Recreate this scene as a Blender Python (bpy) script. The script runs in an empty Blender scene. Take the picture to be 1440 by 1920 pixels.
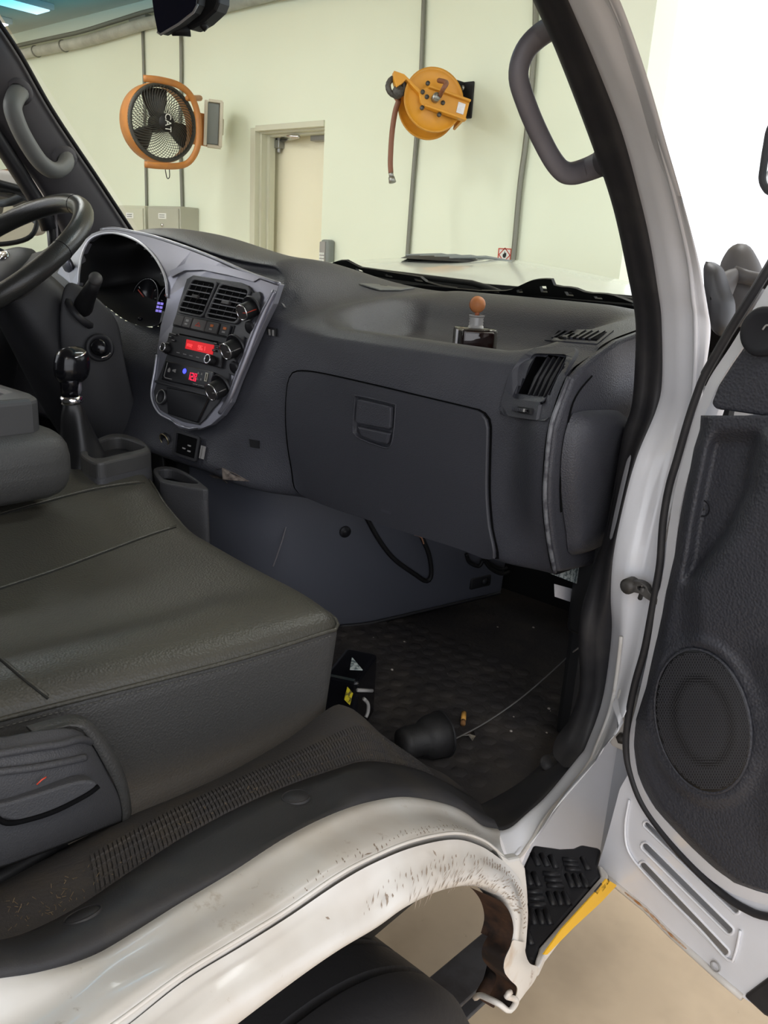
import bpy, bmesh, math, random
from mathutils import Vector as V, Matrix
from mathutils.bvhtree import BVHTree
random.seed(7)
C = bpy.context.scene.collection
sc = bpy.context.scene

# ------------------------------------------------------------------ camera
CAM = V((1.2, -0.95, 1.45)); F = 1540.0; CX, CY = 720.0, 960.0
AX = V((0.74972118, 0.23814673, -0.61741744))      # world axes seen from the camera (right, down, forward)
AY = V((0.65936311, -0.18959287, 0.72752652))
AZ = V((0.05620011, -0.95254432, -0.29916696))
cam = bpy.data.cameras.new('camera'); camo = bpy.data.objects.new('camera', cam); C.objects.link(camo)
cam.sensor_fit = 'VERTICAL'; cam.sensor_height = 36.0; cam.lens = 36.0 * F / 1920.0
cam.clip_start = 0.02; cam.clip_end = 100
camo.matrix_world = Matrix(((AX[0], -AX[1], -AX[2], CAM[0]), (AY[0], -AY[1], -AY[2], CAM[1]),
                            (AZ[0], -AZ[1], -AZ[2], CAM[2]), (0, 0, 0, 1)))
sc.camera = camo

# ------------------------------------------------------------------ world and exposure
w = bpy.data.worlds.new('overcast'); sc.world = w; w.use_nodes = True
bg = w.node_tree.nodes['Background']; bg.inputs[0].default_value = (0.90, 0.93, 1.0, 1); bg.inputs[1].default_value = 1.25
vs = sc.view_settings
vs.view_transform = 'Standard'; vs.look = 'None'; vs.gamma = 1.0; vs.use_curve_mapping = False
vs.exposure = 0.78

# ------------------------------------------------------------------ measuring helpers
def ray(u, v):
    a, b = (u - CX) / F, (v - CY) / F
    return V((AX[0]*a + AX[1]*b + AX[2], AY[0]*a + AY[1]*b + AY[2], AZ[0]*a + AZ[1]*b + AZ[2]))
def PX(u, v, x): d = ray(u, v); return CAM + d * ((x - CAM.x) / d.x)
def PY(u, v, y): d = ray(u, v); return CAM + d * ((y - CAM.y) / d.y)
def PZ(u, v, z): d = ray(u, v); return CAM + d * ((z - CAM.z) / d.z)
def PN(u, v, p, n): d = ray(u, v); return CAM + d * ((p - CAM).dot(n) / d.dot(n))
def PS(u, v, fn):
    y = 0.0
    for i in range(25):
        p = PY(u, v, y); y = 0.5 * y + 0.5 * fn(p.x, p.z)
    return PY(u, v, y)
def proj(p):
    q = V(p) - CAM; x, y, z = (AX[i]*q.x + AY[i]*q.y + AZ[i]*q.z for i in range(3))
    return CX + F*x/z, CY + F*y/z
def inside(u, v, poly):
    c = False; k = len(poly)
    for i in range(k):
        (x0, y0), (x1, y1) = poly[i], poly[(i+1) % k]
        if (y0 > v) != (y1 > v) and u < (x1 - x0)*(v - y0)/(y1 - y0) + x0: c = not c
    return c
class Skin:
    """a built surface that other parts are laid on"""
    def __init__(self, vf): self.t = BVHTree.FromPolygons([tuple(p) for p in vf[0]], vf[1])
    def __call__(self, u, v, h=0.0):
        d = ray(u, v).normalized(); loc, n, i, dist = self.t.ray_cast(CAM, d)
        if loc is None: return PY(u, v, 0.0)
        if n.dot(d) > 0: n = -n
        return loc + n*h
def interp(t, pts):
    if t <= pts[0][0]: return pts[0][1]
    for (a, b), (c, d) in zip(pts, pts[1:]):
        if t <= c: return b + (d - b) * (t - a) / (c - a) if c > a else d
    return pts[-1][1]
def sm(a, b, t):
    t = max(0, min(1, (t - a) / (b - a))); return t * t * (3 - 2 * t)
def lerp(a, b, t): return a + (b - a) * t

# ------------------------------------------------------------------ materials
MATS = {}
def mat(name, col, rough=0.5, metal=0.0, bump=None, var=None, emit=None, spec=0.5, coat=0.0, dirt=None, alpha=None):
    if name in MATS: return MATS[name]
    m = bpy.data.materials.new(name); m.use_nodes = True; nt = m.node_tree; b = nt.nodes['Principled BSDF']
    b.inputs['Base Color'].default_value = (*col, 1); b.inputs['Roughness'].default_value = rough
    b.inputs['Metallic'].default_value = metal; b.inputs['Specular IOR Level'].default_value = spec
    b.inputs['Coat Weight'].default_value = coat
    tc = nt.nodes.new('ShaderNodeTexCoord')
    out = None
    def noise(scale, detail=4, rough=0.6):
        n = nt.nodes.new('ShaderNodeTexNoise'); n.inputs['Scale'].default_value = scale
        n.inputs['Detail'].default_value = detail; n.inputs['Roughness'].default_value = rough
        nt.links.new(tc.outputs['Object'], n.inputs['Vector']); return n
    def ramp(src, lo, hi):
        r = nt.nodes.new('ShaderNodeMapRange'); r.inputs[1].default_value = lo; r.inputs[2].default_value = hi
        nt.links.new(src, r.inputs[0]); return r.outputs[0]
    def mix(fac, a, bcol):
        x = nt.nodes.new('ShaderNodeMix'); x.data_type = 'RGBA'
        nt.links.new(fac, x.inputs[0])
        if isinstance(a, tuple): x.inputs[6].default_value = (*a, 1)
        else: nt.links.new(a, x.inputs[6])
        x.inputs[7].default_value = (*bcol, 1); return x.outputs[2]
    if var:
        col2, scale, lo, hi = var
        out = mix(ramp(noise(scale).outputs[0], lo, hi), col, col2)
    for d in (dirt or []):
        col2, scale, lo, hi = d
        out = mix(ramp(noise(scale, 6, 0.7).outputs[0], lo, hi), out if out else col, col2)
    if out: nt.links.new(out, b.inputs['Base Color'])
    if bump:
        kind, scale, strength = bump
        if kind == 'noise': s = noise(scale, 3).outputs[0]
        elif kind == 'voronoi':
            vn = nt.nodes.new('ShaderNodeTexVoronoi'); vn.inputs['Scale'].default_value = scale
            nt.links.new(tc.outputs['Object'], vn.inputs['Vector']); s = vn.outputs[0]
        bn = nt.nodes.new('ShaderNodeBump'); bn.inputs['Strength'].default_value = strength; bn.inputs['Distance'].default_value = 0.002
        nt.links.new(s, bn.inputs['Height']); nt.links.new(bn.outputs[0], b.inputs['Normal'])
    if emit:
        b.inputs['Emission Color'].default_value = (*emit[0], 1); b.inputs['Emission Strength'].default_value = emit[1]
    MATS[name] = m; return m

DASH = mat('dash_plastic', (0.054, 0.055, 0.065), 0.46, bump=('voronoi', 500, 0.3), var=((0.044, 0.045, 0.055), 9, 0.35, 0.7), spec=0.45)
DASH2 = mat('glovebox_plastic', (0.043, 0.044, 0.053), 0.48, bump=('voronoi', 700, 0.2), spec=0.4)
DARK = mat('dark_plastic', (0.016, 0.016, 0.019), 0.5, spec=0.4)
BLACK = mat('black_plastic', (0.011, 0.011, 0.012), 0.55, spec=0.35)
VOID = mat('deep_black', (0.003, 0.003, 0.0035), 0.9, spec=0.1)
GLOSS = mat('gloss_black', (0.006, 0.006, 0.008), 0.18)
SILVER = mat('silver_plastic', (0.27, 0.27, 0.31), 0.34, metal=0.6)
CHROME = mat('chrome', (0.75, 0.75, 0.78), 0.12, metal=1.0)
STEEL = mat('steel', (0.33, 0.33, 0.32), 0.38, metal=0.9)
GRIME = mat('grimy_steel', (0.10, 0.095, 0.09), 0.55, metal=0.5, var=((0.05, 0.045, 0.04), 60, 0.4, 0.65))
VINYL = mat('seat_vinyl', (0.056, 0.053, 0.041), 0.42, bump=('voronoi', 380, 0.25), var=((0.042, 0.040, 0.033), 6, 0.35, 0.7), spec=0.45)
VINYLS = mat('seat_side_vinyl', (0.053, 0.052, 0.050), 0.50, bump=('voronoi', 420, 0.25), spec=0.4)
SEAM = mat('seat_seam', (0.018, 0.018, 0.016), 0.8, spec=0.2)
THREAD = mat('seat_thread', (0.10, 0.098, 0.088), 0.7, spec=0.2)
SEATPL = mat('seat_base_plastic', (0.052, 0.052, 0.056), 0.55, bump=('voronoi', 600, 0.2), spec=0.4)
TRIM = mat('pillar_trim', (0.085, 0.081, 0.088), 0.62, bump=('noise', 900, 0.1), spec=0.35)
HANDLE = mat('grab_handle_grey', (0.175, 0.165, 0.18), 0.5, spec=0.4)
RUBBER = mat('rubber', (0.022, 0.021, 0.023), 0.55, spec=0.4, var=((0.034, 0.032, 0.032), 25, 0.45, 0.7))
SILL = mat('sill_trim', (0.033, 0.032, 0.034), 0.5, bump=('noise', 700, 0.15), var=((0.050, 0.046, 0.042), 14, 0.5, 0.75), spec=0.4)
CARPET = mat('carpet_mat', (0.050, 0.046, 0.045), 0.75, bump=('noise', 300, 0.5), var=((0.070, 0.058, 0.044), 16, 0.52, 0.8), dirt=[((0.16, 0.105, 0.055), 26, 0.66, 0.80)], spec=0.25)
FLOORM = mat('cab_floor_mat', (0.034, 0.031, 0.031), 0.66, bump=('noise', 130, 0.6), var=((0.064, 0.056, 0.049), 10, 0.45, 0.75), dirt=[((0.10, 0.085, 0.065), 45, 0.68, 0.80)], spec=0.25)
PAINT = mat('white_paint', (0.80, 0.80, 0.83), 0.22, coat=0.4, var=((0.75, 0.75, 0.77), 8, 0.45, 0.75))
PAINTD = mat('white_paint_dirty', (0.68, 0.665, 0.635), 0.30, coat=0.15, var=((0.55, 0.505, 0.45), 6, 0.36, 0.66), dirt=[((0.36, 0.29, 0.22), 30, 0.62, 0.76), ((0.16, 0.13, 0.10), 120, 0.70, 0.76)])
RUSTP = mat('rusted_paint', (0.70, 0.66, 0.60), 0.45, var=((0.48, 0.33, 0.20), 14, 0.50, 0.72), dirt=[((0.20, 0.09, 0.03), 30, 0.62, 0.72)])
RUST = mat('rust', (0.062, 0.030, 0.016), 0.8, var=((0.014, 0.009, 0.007), 22, 0.4, 0.6), dirt=[((0.22, 0.10, 0.03), 40, 0.66, 0.76)], spec=0.25)
YELLOW = mat('yellow_paint', (0.86, 0.48, 0.01), 0.45)
TYRE = mat('tyre_rubber', (0.020, 0.019, 0.020), 0.7, bump=('noise', 90, 0.4), spec=0.3)
PLATE = mat('diamond_tread', (0.020, 0.020, 0.023), 0.42, bump=('noise', 500, 0.15), spec=0.45)
DOORTR = mat('door_trim', (0.044, 0.045, 0.054), 0.48, bump=('voronoi', 300, 0.4), var=((0.037, 0.038, 0.046), 12, 0.35, 0.7), spec=0.4)
LOWPAN = mat('lower_panel_plastic', (0.080, 0.084, 0.104), 0.50, bump=('noise', 500, 0.12), dirt=[((0.12, 0.12, 0.14), 60, 0.72, 0.82)], spec=0.45)
PAPER = mat('paper_white', (0.75, 0.74, 0.78), 0.7, var=((0.6, 0.6, 0.65), 30, 0.4, 0.7))
LABELW = mat('printed_label', (0.50, 0.56, 0.56), 0.6, var=((0.10, 0.14, 0.15), 160, 0.48, 0.56))
REDLIT = mat('red_display', (0.10, 0.0, 0.0), 0.4, emit=((0.85, 0.005, 0.012), 0.42))
REDHOT = mat('red_digits', (0.3, 0.0, 0.0), 0.4, emit=((1.0, 0.06, 0.06), 1.0))
PINKHOT = mat('pink_digits', (0.3, 0.0, 0.0), 0.4, emit=((1.0, 0.02, 0.07), 1.0))
BLUELED = mat('blue_led', (0.0, 0.0, 0.3), 0.4, emit=((0.05, 0.06, 1.0), 1.6))
VIOLET = mat('violet_display', (0.0, 0.0, 0.1), 0.4, emit=((0.20, 0.15, 0.65), 0.6))
WALLM = mat('painted_wall', (0.80, 0.85, 0.71), 0.6, bump=('noise', 60, 0.08), var=((0.77, 0.82, 0.68), 1.2, 0.35, 0.7), dirt=[((0.62, 0.64, 0.54), 9, 0.74, 0.84)])
CEILM = mat('ceiling_paint', (0.82, 0.81, 0.72), 0.7)
DOORM = mat('cream_door', (0.87, 0.83, 0.66), 0.5, var=((0.84, 0.80, 0.62), 2, 0.4, 0.7))
FRAMEM = mat('door_frame_grey', (0.62, 0.62, 0.50), 0.5)
CONC = mat('concrete', (0.50, 0.385, 0.255), 0.55, var=((0.40, 0.305, 0.20), 3.5, 0.4, 0.68), dirt=[((0.24, 0.19, 0.13), 22, 0.66, 0.80)], bump=('noise', 40, 0.08))
ORANGE = mat('fan_orange', (0.50, 0.20, 0.045), 0.5, var=((0.42, 0.17, 0.05), 12, 0.4, 0.7))
REELY = mat('reel_orange', (0.66, 0.30, 0.025), 0.45, var=((0.58, 0.26, 0.03), 10, 0.4, 0.7))
HOSE = mat('brown_hose', (0.20, 0.075, 0.04), 0.5)
CABIN = mat('cabinet_grey', (0.42, 0.42, 0.35), 0.55)
WOOD = mat('wood_ball', (0.58, 0.22, 0.075), 0.55, var=((0.50, 0.18, 0.06), 60, 0.4, 0.7))
BEIGE = mat('heater_beige', (0.60, 0.56, 0.46), 0.55)
GREYP = mat('heater_grey', (0.20, 0.22, 0.21), 0.5)
CARW = mat('car_white', (0.52, 0.54, 0.49), 0.12, coat=0.5)
SKIN = mat('door_outer_skin', (0.50, 0.52, 0.56), 0.4)
BUTT = mat('cigarette_filter', (0.70, 0.36, 0.07), 0.8)
FOIL = mat('foil', (0.8, 0.8, 0.82), 0.2, metal=1.0)
BUTTON = mat('button_grey', (0.055, 0.050, 0.050), 0.5)
PRINT = mat('print_grey', (0.30, 0.29, 0.28), 0.6)
AMBER = mat('amber_print', (0.62, 0.16, 0.03), 0.6)
WHITEP = mat('white_print', (0.75, 0.76, 0.74), 0.6)
MIRROR = mat('mirror_glass', (0.75, 0.78, 0.80), 0.02, metal=1.0)
REDP = mat('red_print', (0.55, 0.06, 0.03), 0.6)
LAMPD = mat('far_lamp_tube', (1, 1, 1), 0.5, emit=((0.97, 1.0, 1.0), 1.3))
LAMP = mat('lamp_tube', (1, 1, 1), 0.5, emit=((0.97, 0.99, 1.0), 15.0))

def glass(name, tint, gloss, band=False):
    m = bpy.data.materials.new(name); m.use_nodes = True; nt = m.node_tree; nt.nodes.clear()
    o = nt.nodes.new('ShaderNodeOutputMaterial'); mx = nt.nodes.new('ShaderNodeMixShader')
    t = nt.nodes.new('ShaderNodeBsdfTransparent'); t.inputs[0].default_value = (*tint, 1)
    g = nt.nodes.new('ShaderNodeBsdfGlossy'); g.inputs['Roughness'].default_value = 0.01
    lw = nt.nodes.new('ShaderNodeLayerWeight'); lw.inputs[0].default_value = gloss
    nt.links.new(lw.outputs['Fresnel'], mx.inputs[0]); nt.links.new(t.outputs[0], mx.inputs[1]); nt.links.new(g.outputs[0], mx.inputs[2])
    nt.links.new(mx.outputs[0], o.inputs[0])
    if band:      # the blue shade band tinted into the top of a windscreen
        tc = nt.nodes.new('ShaderNodeTexCoord'); sx = nt.nodes.new('ShaderNodeSeparateXYZ'); r = nt.nodes.new('ShaderNodeMapRange')
        r.interpolation_type = 'SMOOTHSTEP'
        nt.links.new(tc.outputs['Object'], sx.inputs[0]); nt.links.new(sx.outputs[2], r.inputs[0])
        r.inputs[1].default_value = band[0]; r.inputs[2].default_value = band[1]
        x = nt.nodes.new('ShaderNodeMix'); x.data_type = 'RGBA'; nt.links.new(r.outputs[0], x.inputs[0])
        x.inputs[6].default_value = (*tint, 1); x.inputs[7].default_value = (0.06, 0.36, 0.60, 1)
        nt.links.new(x.outputs[2], t.inputs[0])
    MATS[name] = m; return m
WGLASS = glass('windscreen_glass', (0.95, 0.97, 0.92), 0.07, band=(0.45, 0.54))
SGLASS = glass('side_glass', (0.88, 0.92, 0.90), 0.12)
BOTTLE = glass('bottle_glass', (0.75, 0.74, 0.72), 0.35)
LIQ = mat('perfume_liquid', (0.035, 0.012, 0.010), 0.05, coat=1.0)

# ------------------------------------------------------------------ mesh helpers
def mesh(name, vf, m, parent=None, smooth=True, bevel=0, seg=2, solid=0, sub=0, off=-1, auto=None, kind=None, label=None):
    vs_, fs_ = vf
    o0 = V((0, 0, 0))
    if parent is not None:
        r = parent
        while r.parent is not None: r = r.parent
        o0 = r.location
    me = bpy.data.meshes.new(name)
    me.from_pydata([tuple(V(p) - o0) for p in vs_], [], fs_); me.update(calc_edges=True)
    bm = bmesh.new(); bm.from_mesh(me); bmesh.ops.remove_doubles(bm, verts=bm.verts, dist=1e-6)
    bmesh.ops.recalc_face_normals(bm, faces=bm.faces); bm.to_mesh(me); bm.free()
    if smooth:
        for p in me.polygons: p.use_smooth = True
    me.materials.append(m)
    o = bpy.data.objects.new(name, me); C.objects.link(o)
    if parent is not None: o.parent = parent
    if solid:
        md = o.modifiers.new('solid', 'SOLIDIFY'); md.thickness = solid; md.offset = off
    if bevel:
        md = o.modifiers.new('bevel', 'BEVEL'); md.width = bevel; md.segments = seg; md.limit_method = 'ANGLE'; md.angle_limit = 0.6
    if sub:
        md = o.modifiers.new('sub', 'SUBSURF'); md.levels = sub; md.render_levels = sub
    if smooth and auto is not None:
        me.set_sharp_from_angle(angle=auto)
    if kind: o['kind'] = kind
    if label: o['label'] = label
    return o
def thing(name, label, cat, loc, group=None):
    o = bpy.data.objects.new(name, None); C.objects.link(o); o.empty_display_size = 0.1
    o.location = loc; o['label'] = label; o['category'] = cat
    if group: o['group'] = group
    return o
def tag(o, label, cat, group=None):
    o['label'] = label; o['category'] = cat
    if group: o['group'] = group
    return o
def single(name, vf, m, label, cat, group=None, **k):
    """one-mesh thing, origin at its base centre"""
    vs_, fs_ = vf
    lo = V((min(p[0] for p in vs_), min(p[1] for p in vs_), min(p[2] for p in vs_)))
    hi = V((max(p[0] for p in vs_), max(p[1] for p in vs_), max(p[2] for p in vs_)))
    b = V(((lo.x + hi.x)/2, (lo.y + hi.y)/2, lo.z))
    o = mesh(name, ([V(p) - b for p in vs_], fs_), m, None, **k); o.location = b
    return tag(o, label, cat, group)
def struct(name, vf, m, label, **k):
    o = mesh(name, vf, m, None, **k); o['kind'] = 'structure'; o['label'] = label; return o

def join(*parts):
    v, f = [], []
    for a, b in parts:
        n = len(v); v += list(a); f += [tuple(i + n for i in q) for q in b]
    return v, f
def box(c, s, rot=None):
    c = V(c); v = []
    for x in (-.5, .5):
        for y in (-.5, .5):
            for z in (-.5, .5):
                p = V((x*s[0], y*s[1], z*s[2]))
                if rot is not None: p = rot @ p
                v.append(c + p)
    return v, [(0,1,3,2), (4,6,7,5), (0,4,5,1), (2,3,7,6), (0,2,6,4), (1,5,7,3)]
def bmm(lo, hi): return box([(a+b)/2 for a, b in zip(lo, hi)], [b-a for a, b in zip(lo, hi)])
def frame_of(t):
    t = t.normalized(); a = V((0, 0, 1)) if abs(t.z) < 0.9 else V((1, 0, 0))
    n = t.cross(a).normalized(); return n, t.cross(n).normalized()
def tube(path, r, n=10, closed=False, cap=True, flat=1.0):
    path = [V(p) for p in path]; k = len(path); v, f = [], []
    rad = r if isinstance(r, (list, tuple)) else [r] * k
    pn = None
    for i, p in enumerate(path):
        a = path[(i-1) % k] if (closed or i > 0) else p
        b = path[(i+1) % k] if (closed or i < k-1) else p
        t = (b - a)
        if t.length < 1e-9: t = V((0, 0, 1))
        t.normalize()
        if pn is None: n1, n2 = frame_of(t)
        else:
            n1 = pn - t * pn.dot(t)
            n1 = n1.normalized() if n1.length > 1e-6 else frame_of(t)[0]
            n2 = t.cross(n1)
        pn = n1
        for j in range(n):
            th = 2 * math.pi * j / n
            v.append(p + n1 * (rad[i] * math.cos(th)) + n2 * (rad[i] * flat * math.sin(th)))
    for i in range(k if closed else k - 1):
        for j in range(n):
            a, b = i * n + j, i * n + (j + 1) % n
            c, d = ((i + 1) % k) * n + (j + 1) % n, ((i + 1) % k) * n + j
            f.append((a, b, c, d))
    if cap and not closed:
        f.append(tuple(range(n))[::-1]); f.append(tuple(range((k-1)*n, k*n)))
    return v, f
def cyl(p0, p1, r0, r1=None, n=24):
    return tube([p0, p1], [r0, r0 if r1 is None else r1], n)
def lathe(prof, origin, axis, n=32, cap=False):
    origin = V(origin); axis = V(axis).normalized(); a, b = frame_of(axis); v, f = [], []
    for r, h in prof:
        for j in range(n):
            th = 2 * math.pi * j / n
            v.append(origin + axis * h + (a * math.cos(th) + b * math.sin(th)) * r)
    for i in range(len(prof) - 1):
        for j in range(n):
            f.append((i*n + j, i*n + (j+1) % n, (i+1)*n + (j+1) % n, (i+1)*n + j))
    if cap:
        f.append(tuple(range(n))); f.append(tuple(range((len(prof)-1)*n, len(prof)*n)))
    return v, f
def torus(c, axis, R, r, n=64, k=12):
    a, b = frame_of(V(axis)); c = V(c)
    return tube([c + (a*math.cos(2*math.pi*i/n) + b*math.sin(2*math.pi*i/n))*R for i in range(n)], r, k, closed=True)
def smooth_idx(p, k=6):
    p = [V(q) for q in p]; o = []
    for i in range(len(p) - 1):
        a, b, c, d = p[max(0, i-1)], p[i], p[i+1], p[min(len(p)-1, i+2)]
        for s in range(k):
            t = s / k; o.append(0.5 * ((2*b) + (c - a)*t + (2*a - 5*b + 4*c - d)*t*t + (3*b - a - 3*c + d)*t**3))
    return o + [p[-1]]
def resample(p, n):
    p = [V(q) for q in p]; L = [0]
    for a, b in zip(p, p[1:]): L.append(L[-1] + (b - a).length)
    out, j = [], 0
    for i in range(n):
        t = L[-1] * i / (n - 1)
        while j < len(p) - 2 and L[j+1] < t: j += 1
        s = (t - L[j]) / max(1e-9, L[j+1] - L[j]); out.append(p[j].lerp(p[j+1], min(1, max(0, s))))
    return out
def smooth(p, n, closed=False):
    """Catmull-Rom through p, resampled to n points"""
    p = [V(q) for q in p]; k = len(p); o = []
    rng = range(k if closed else k - 1)
    for i in rng:
        if closed: a, b, c, d = p[(i-1) % k], p[i], p[(i+1) % k], p[(i+2) % k]
        else: a, b, c, d = p[max(0, i-1)], p[i], p[i+1], p[min(k-1, i+2)]
        for s in range(10):
            t = s / 10.0
            o.append(0.5 * ((2*b) + (c - a)*t + (2*a - 5*b + 4*c - d)*t*t + (3*b - a - 3*c + d)*t**3))
    o.append(p[0] if closed else p[-1])
    r = resample(o, n + 1 if closed else n)
    return r[:-1] if closed else r
def loft(curves, closed=False):
    v, f = [], []; n = len(curves[0])
    for c in curves: v += c
    for i in range(len(curves) - 1):
        for j in range(n if closed else n - 1):
            a, b = i*n + j, i*n + (j+1) % n
            f.append((a, b, b + n, a + n))
    return v, f
def prism(poly, vec):
    poly = [V(p) for p in poly]; n = len(poly); vec = V(vec)
    v = poly + [p + vec for p in poly]
    f = [tuple(range(n)), tuple(range(2*n-1, n-1, -1))] + [(i, (i+1) % n, (i+1) % n + n, i + n) for i in range(n)]
    return v, f
def plate(outer, holes, vec):
    """flat or gently curved plate with holes, given thickness vec"""
    bm = bmesh.new(); loops = []
    for lp in [outer] + holes:
        vs_ = [bm.verts.new(p) for p in lp]; loops.append(len(vs_))
        for i in range(len(vs_)): bm.edges.new((vs_[i], vs_[(i+1) % len(vs_)]))
    bmesh.ops.triangle_fill(bm, use_beauty=True, use_dissolve=False, edges=bm.edges[:])
    bm.verts.index_update(); v = [q.co.copy() for q in bm.verts]; f = [tuple(q.index for q in fc.verts) for fc in bm.faces]; bm.free()
    n = len(v); vec = V(vec); v2 = v + [p + vec for p in v]
    f2 = f + [tuple(i + n for i in reversed(q)) for q in f]
    s = 0
    for L in loops:
        for i in range(L):
            a, b = s + i, s + (i+1) % L; f2.append((a, b, b + n, a + n))
        s += L
    return v2, f2
def rbox(c, s, r, n=6, fn=None):
    """rounded box; fn bends the finished points"""
    hx, hy, hz = s[0]/2, s[1]/2, s[2]/2; v, f = [], []
    rr = (min(r, hx*.999), min(r, hy*.999), min(r, hz*.999))
    def axis(h, q):
        k = [-h + q * (1 - math.cos(math.pi/2 * i / 3)) for i in range(3)]
        mid = [(-h + q) + (2*(h - q)) * i / n for i in range(n + 1)]
        return k + mid + [-x for x in reversed(k)]
    G = [axis(h, q) for h, q in zip((hx, hy, hz), rr)]
    idx = {}
    def vert(p):
        key = tuple(round(x, 6) for x in p)
        if key in idx: return idx[key]
        q = V(p); core = V([max(-h + e, min(h - e, x)) for x, h, e in zip(q, (hx, hy, hz), rr)])
        d = q - core
        e = V([d[i] / rr[i] for i in range(3)])
        if e.length > 1e-9: q = core + V([e.normalized()[i] * rr[i] for i in range(3)]) if e.length > 1 or True and sum(abs(x) > 1e-9 for x in e) > 1 else q
        q = q + V(c)
        if fn: q = V(fn(q))
        idx[key] = len(v); v.append(q); return idx[key]
    for ax in range(3):
        a1, a2 = [(1, 2), (0, 2), (0, 1)][ax]
        for sgn in (-1, 1):
            for i in range(len(G[a1]) - 1):
                for j in range(len(G[a2]) - 1):
                    q = []
                    for (ii, jj) in ((i, j), (i+1, j), (i+1, j+1), (i, j+1)):
                        p = [0, 0, 0]; p[ax] = sgn * (hx, hy, hz)[ax]; p[a1] = G[a1][ii]; p[a2] = G[a2][jj]; q.append(vert(p))
                    f.append(tuple(q))
    return v, f
class Quad:
    """four corners TL TR BR BL -> point at (s across, t down, h out towards the viewer)"""
    def __init__(self, tl, tr, br, bl):
        self.c = [V(p) for p in (tl, tr, br, bl)]
        n = (self.c[1] - self.c[0]).cross(self.c[3] - self.c[0]).normalized()
        if n.dot(CAM - self.c[0]) < 0: n = -n
        self.n = n
    def __call__(self, s, t, h=0.0):
        a, b, c, d = self.c
        return a.lerp(b, s).lerp(d.lerp(c, s), t) + self.n * h
    def block(self, s0, t0, s1, t1, h0, h1):
        v = [self(s, t, h) for h in (h0, h1) for s, t in ((s0, t0), (s1, t0), (s1, t1), (s0, t1))]
        return v, [(0,1,2,3), (7,6,5,4), (0,4,5,1), (1,5,6,2), (2,6,7,3), (3,7,4,0)]
    def poly(self, st, h0, h1): return prism([self(s, t, h0) for s, t in st], self.n * (h1 - h0))
def rrect(s0, t0, s1, t1, r, rt=None, k=5):
    rt = rt or r; o = []
    for cx, cy, a0 in ((s1-r, t0+rt, -90), (s1-r, t1-rt, 0), (s0+r, t1-rt, 90), (s0+r, t0+rt, 180)):
        for i in range(k + 1):
            a = math.radians(a0 + 90 * i / k); o.append((cx + r*math.cos(a), cy + rt*math.sin(a)))
    return o
def text_vf(body, place, size=1.0):
    cu = bpy.data.curves.new('lettering', 'FONT'); cu.body = body; cu.align_x = 'CENTER'; cu.align_y = 'CENTER'; cu.size = size
    cu.resolution_u = 3
    ob = bpy.data.objects.new('lettering', cu); C.objects.link(ob)
    dg = bpy.context.evaluated_depsgraph_get(); me = bpy.data.meshes.new_from_object(ob.evaluated_get(dg))
    v = [place(p.co.x, p.co.y) for p in me.vertices]; f = [tuple(p.vertices) for p in me.polygons]
    bpy.data.objects.remove(ob); bpy.data.curves.remove(cu); bpy.data.meshes.remove(me)
    return v, f
def seg7(ch): return {'0': 'abcdef', '1': 'bc', '2': 'abged', '3': 'abgcd', '4': 'fgbc', '5': 'afgcd', '6': 'afgedc', '7': 'abc', '8': 'abcdefg', '9': 'abfgcd', 'F': 'aefg', 'M': 'abcef', ' ': ''}[ch]
def digit(q, ch, s0, t0, s1, t1, h0, h1):
    w, hh = s1 - s0, t1 - t0; e = 0.16; o = []; g = 0.13
    R = {'a': (0, 0, 1, g), 'g': (0, .5-g/2, 1, .5+g/2), 'd': (0, 1-g, 1, 1), 'f': (0, 0, e, .5), 'b': (1-e, 0, 1, .5), 'e': (0, .5, e, 1), 'c': (1-e, .5, 1, 1)}
    for k in seg7(ch):
        a = R[k]; o.append(q.block(s0 + w*a[0], t0 + hh*a[1], s0 + w*a[2], t0 + hh*a[3], h0, h1))
    return join(*o) if o else ([], [])

# ================================================================== the garage bay
WY = 3.4
struct('floor', bmm((-11, -9, -0.2), (9, 9, 0)), CONC, 'tan concrete floor of the service bay', smooth=False)
# front wall with a recessed doorway; it stops at the open bay door on the right
dTL, dTR = PY(474, 240, WY), PY(609, 230, WY)
DX0, DX1, DZ = dTL.x, dTR.x, (dTL.z + dTR.z) / 2
WX1 = -0.91
wall = join(bmm((-11, WY, 0), (DX0, WY + .25, 3.4)), bmm((DX1, WY, 0), (WX1, WY + .25, 3.4)), bmm((DX0, WY, DZ), (DX1, WY + .25, 3.4)))
struct('wall_front', wall, WALLM, 'pale cream painted wall ahead of the truck', smooth=False)
struct('wall_left', bmm((-11.2, -9, 0), (-11, WY + .25, 3.4)), WALLM, 'pale wall at the far left of the bay', smooth=False)
struct('ceiling', bmm((-11, -2.6, 3.3), (4.2, WY + .25, 3.45)), CEILM, 'grey ceiling of the service bay', smooth=False)

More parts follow.
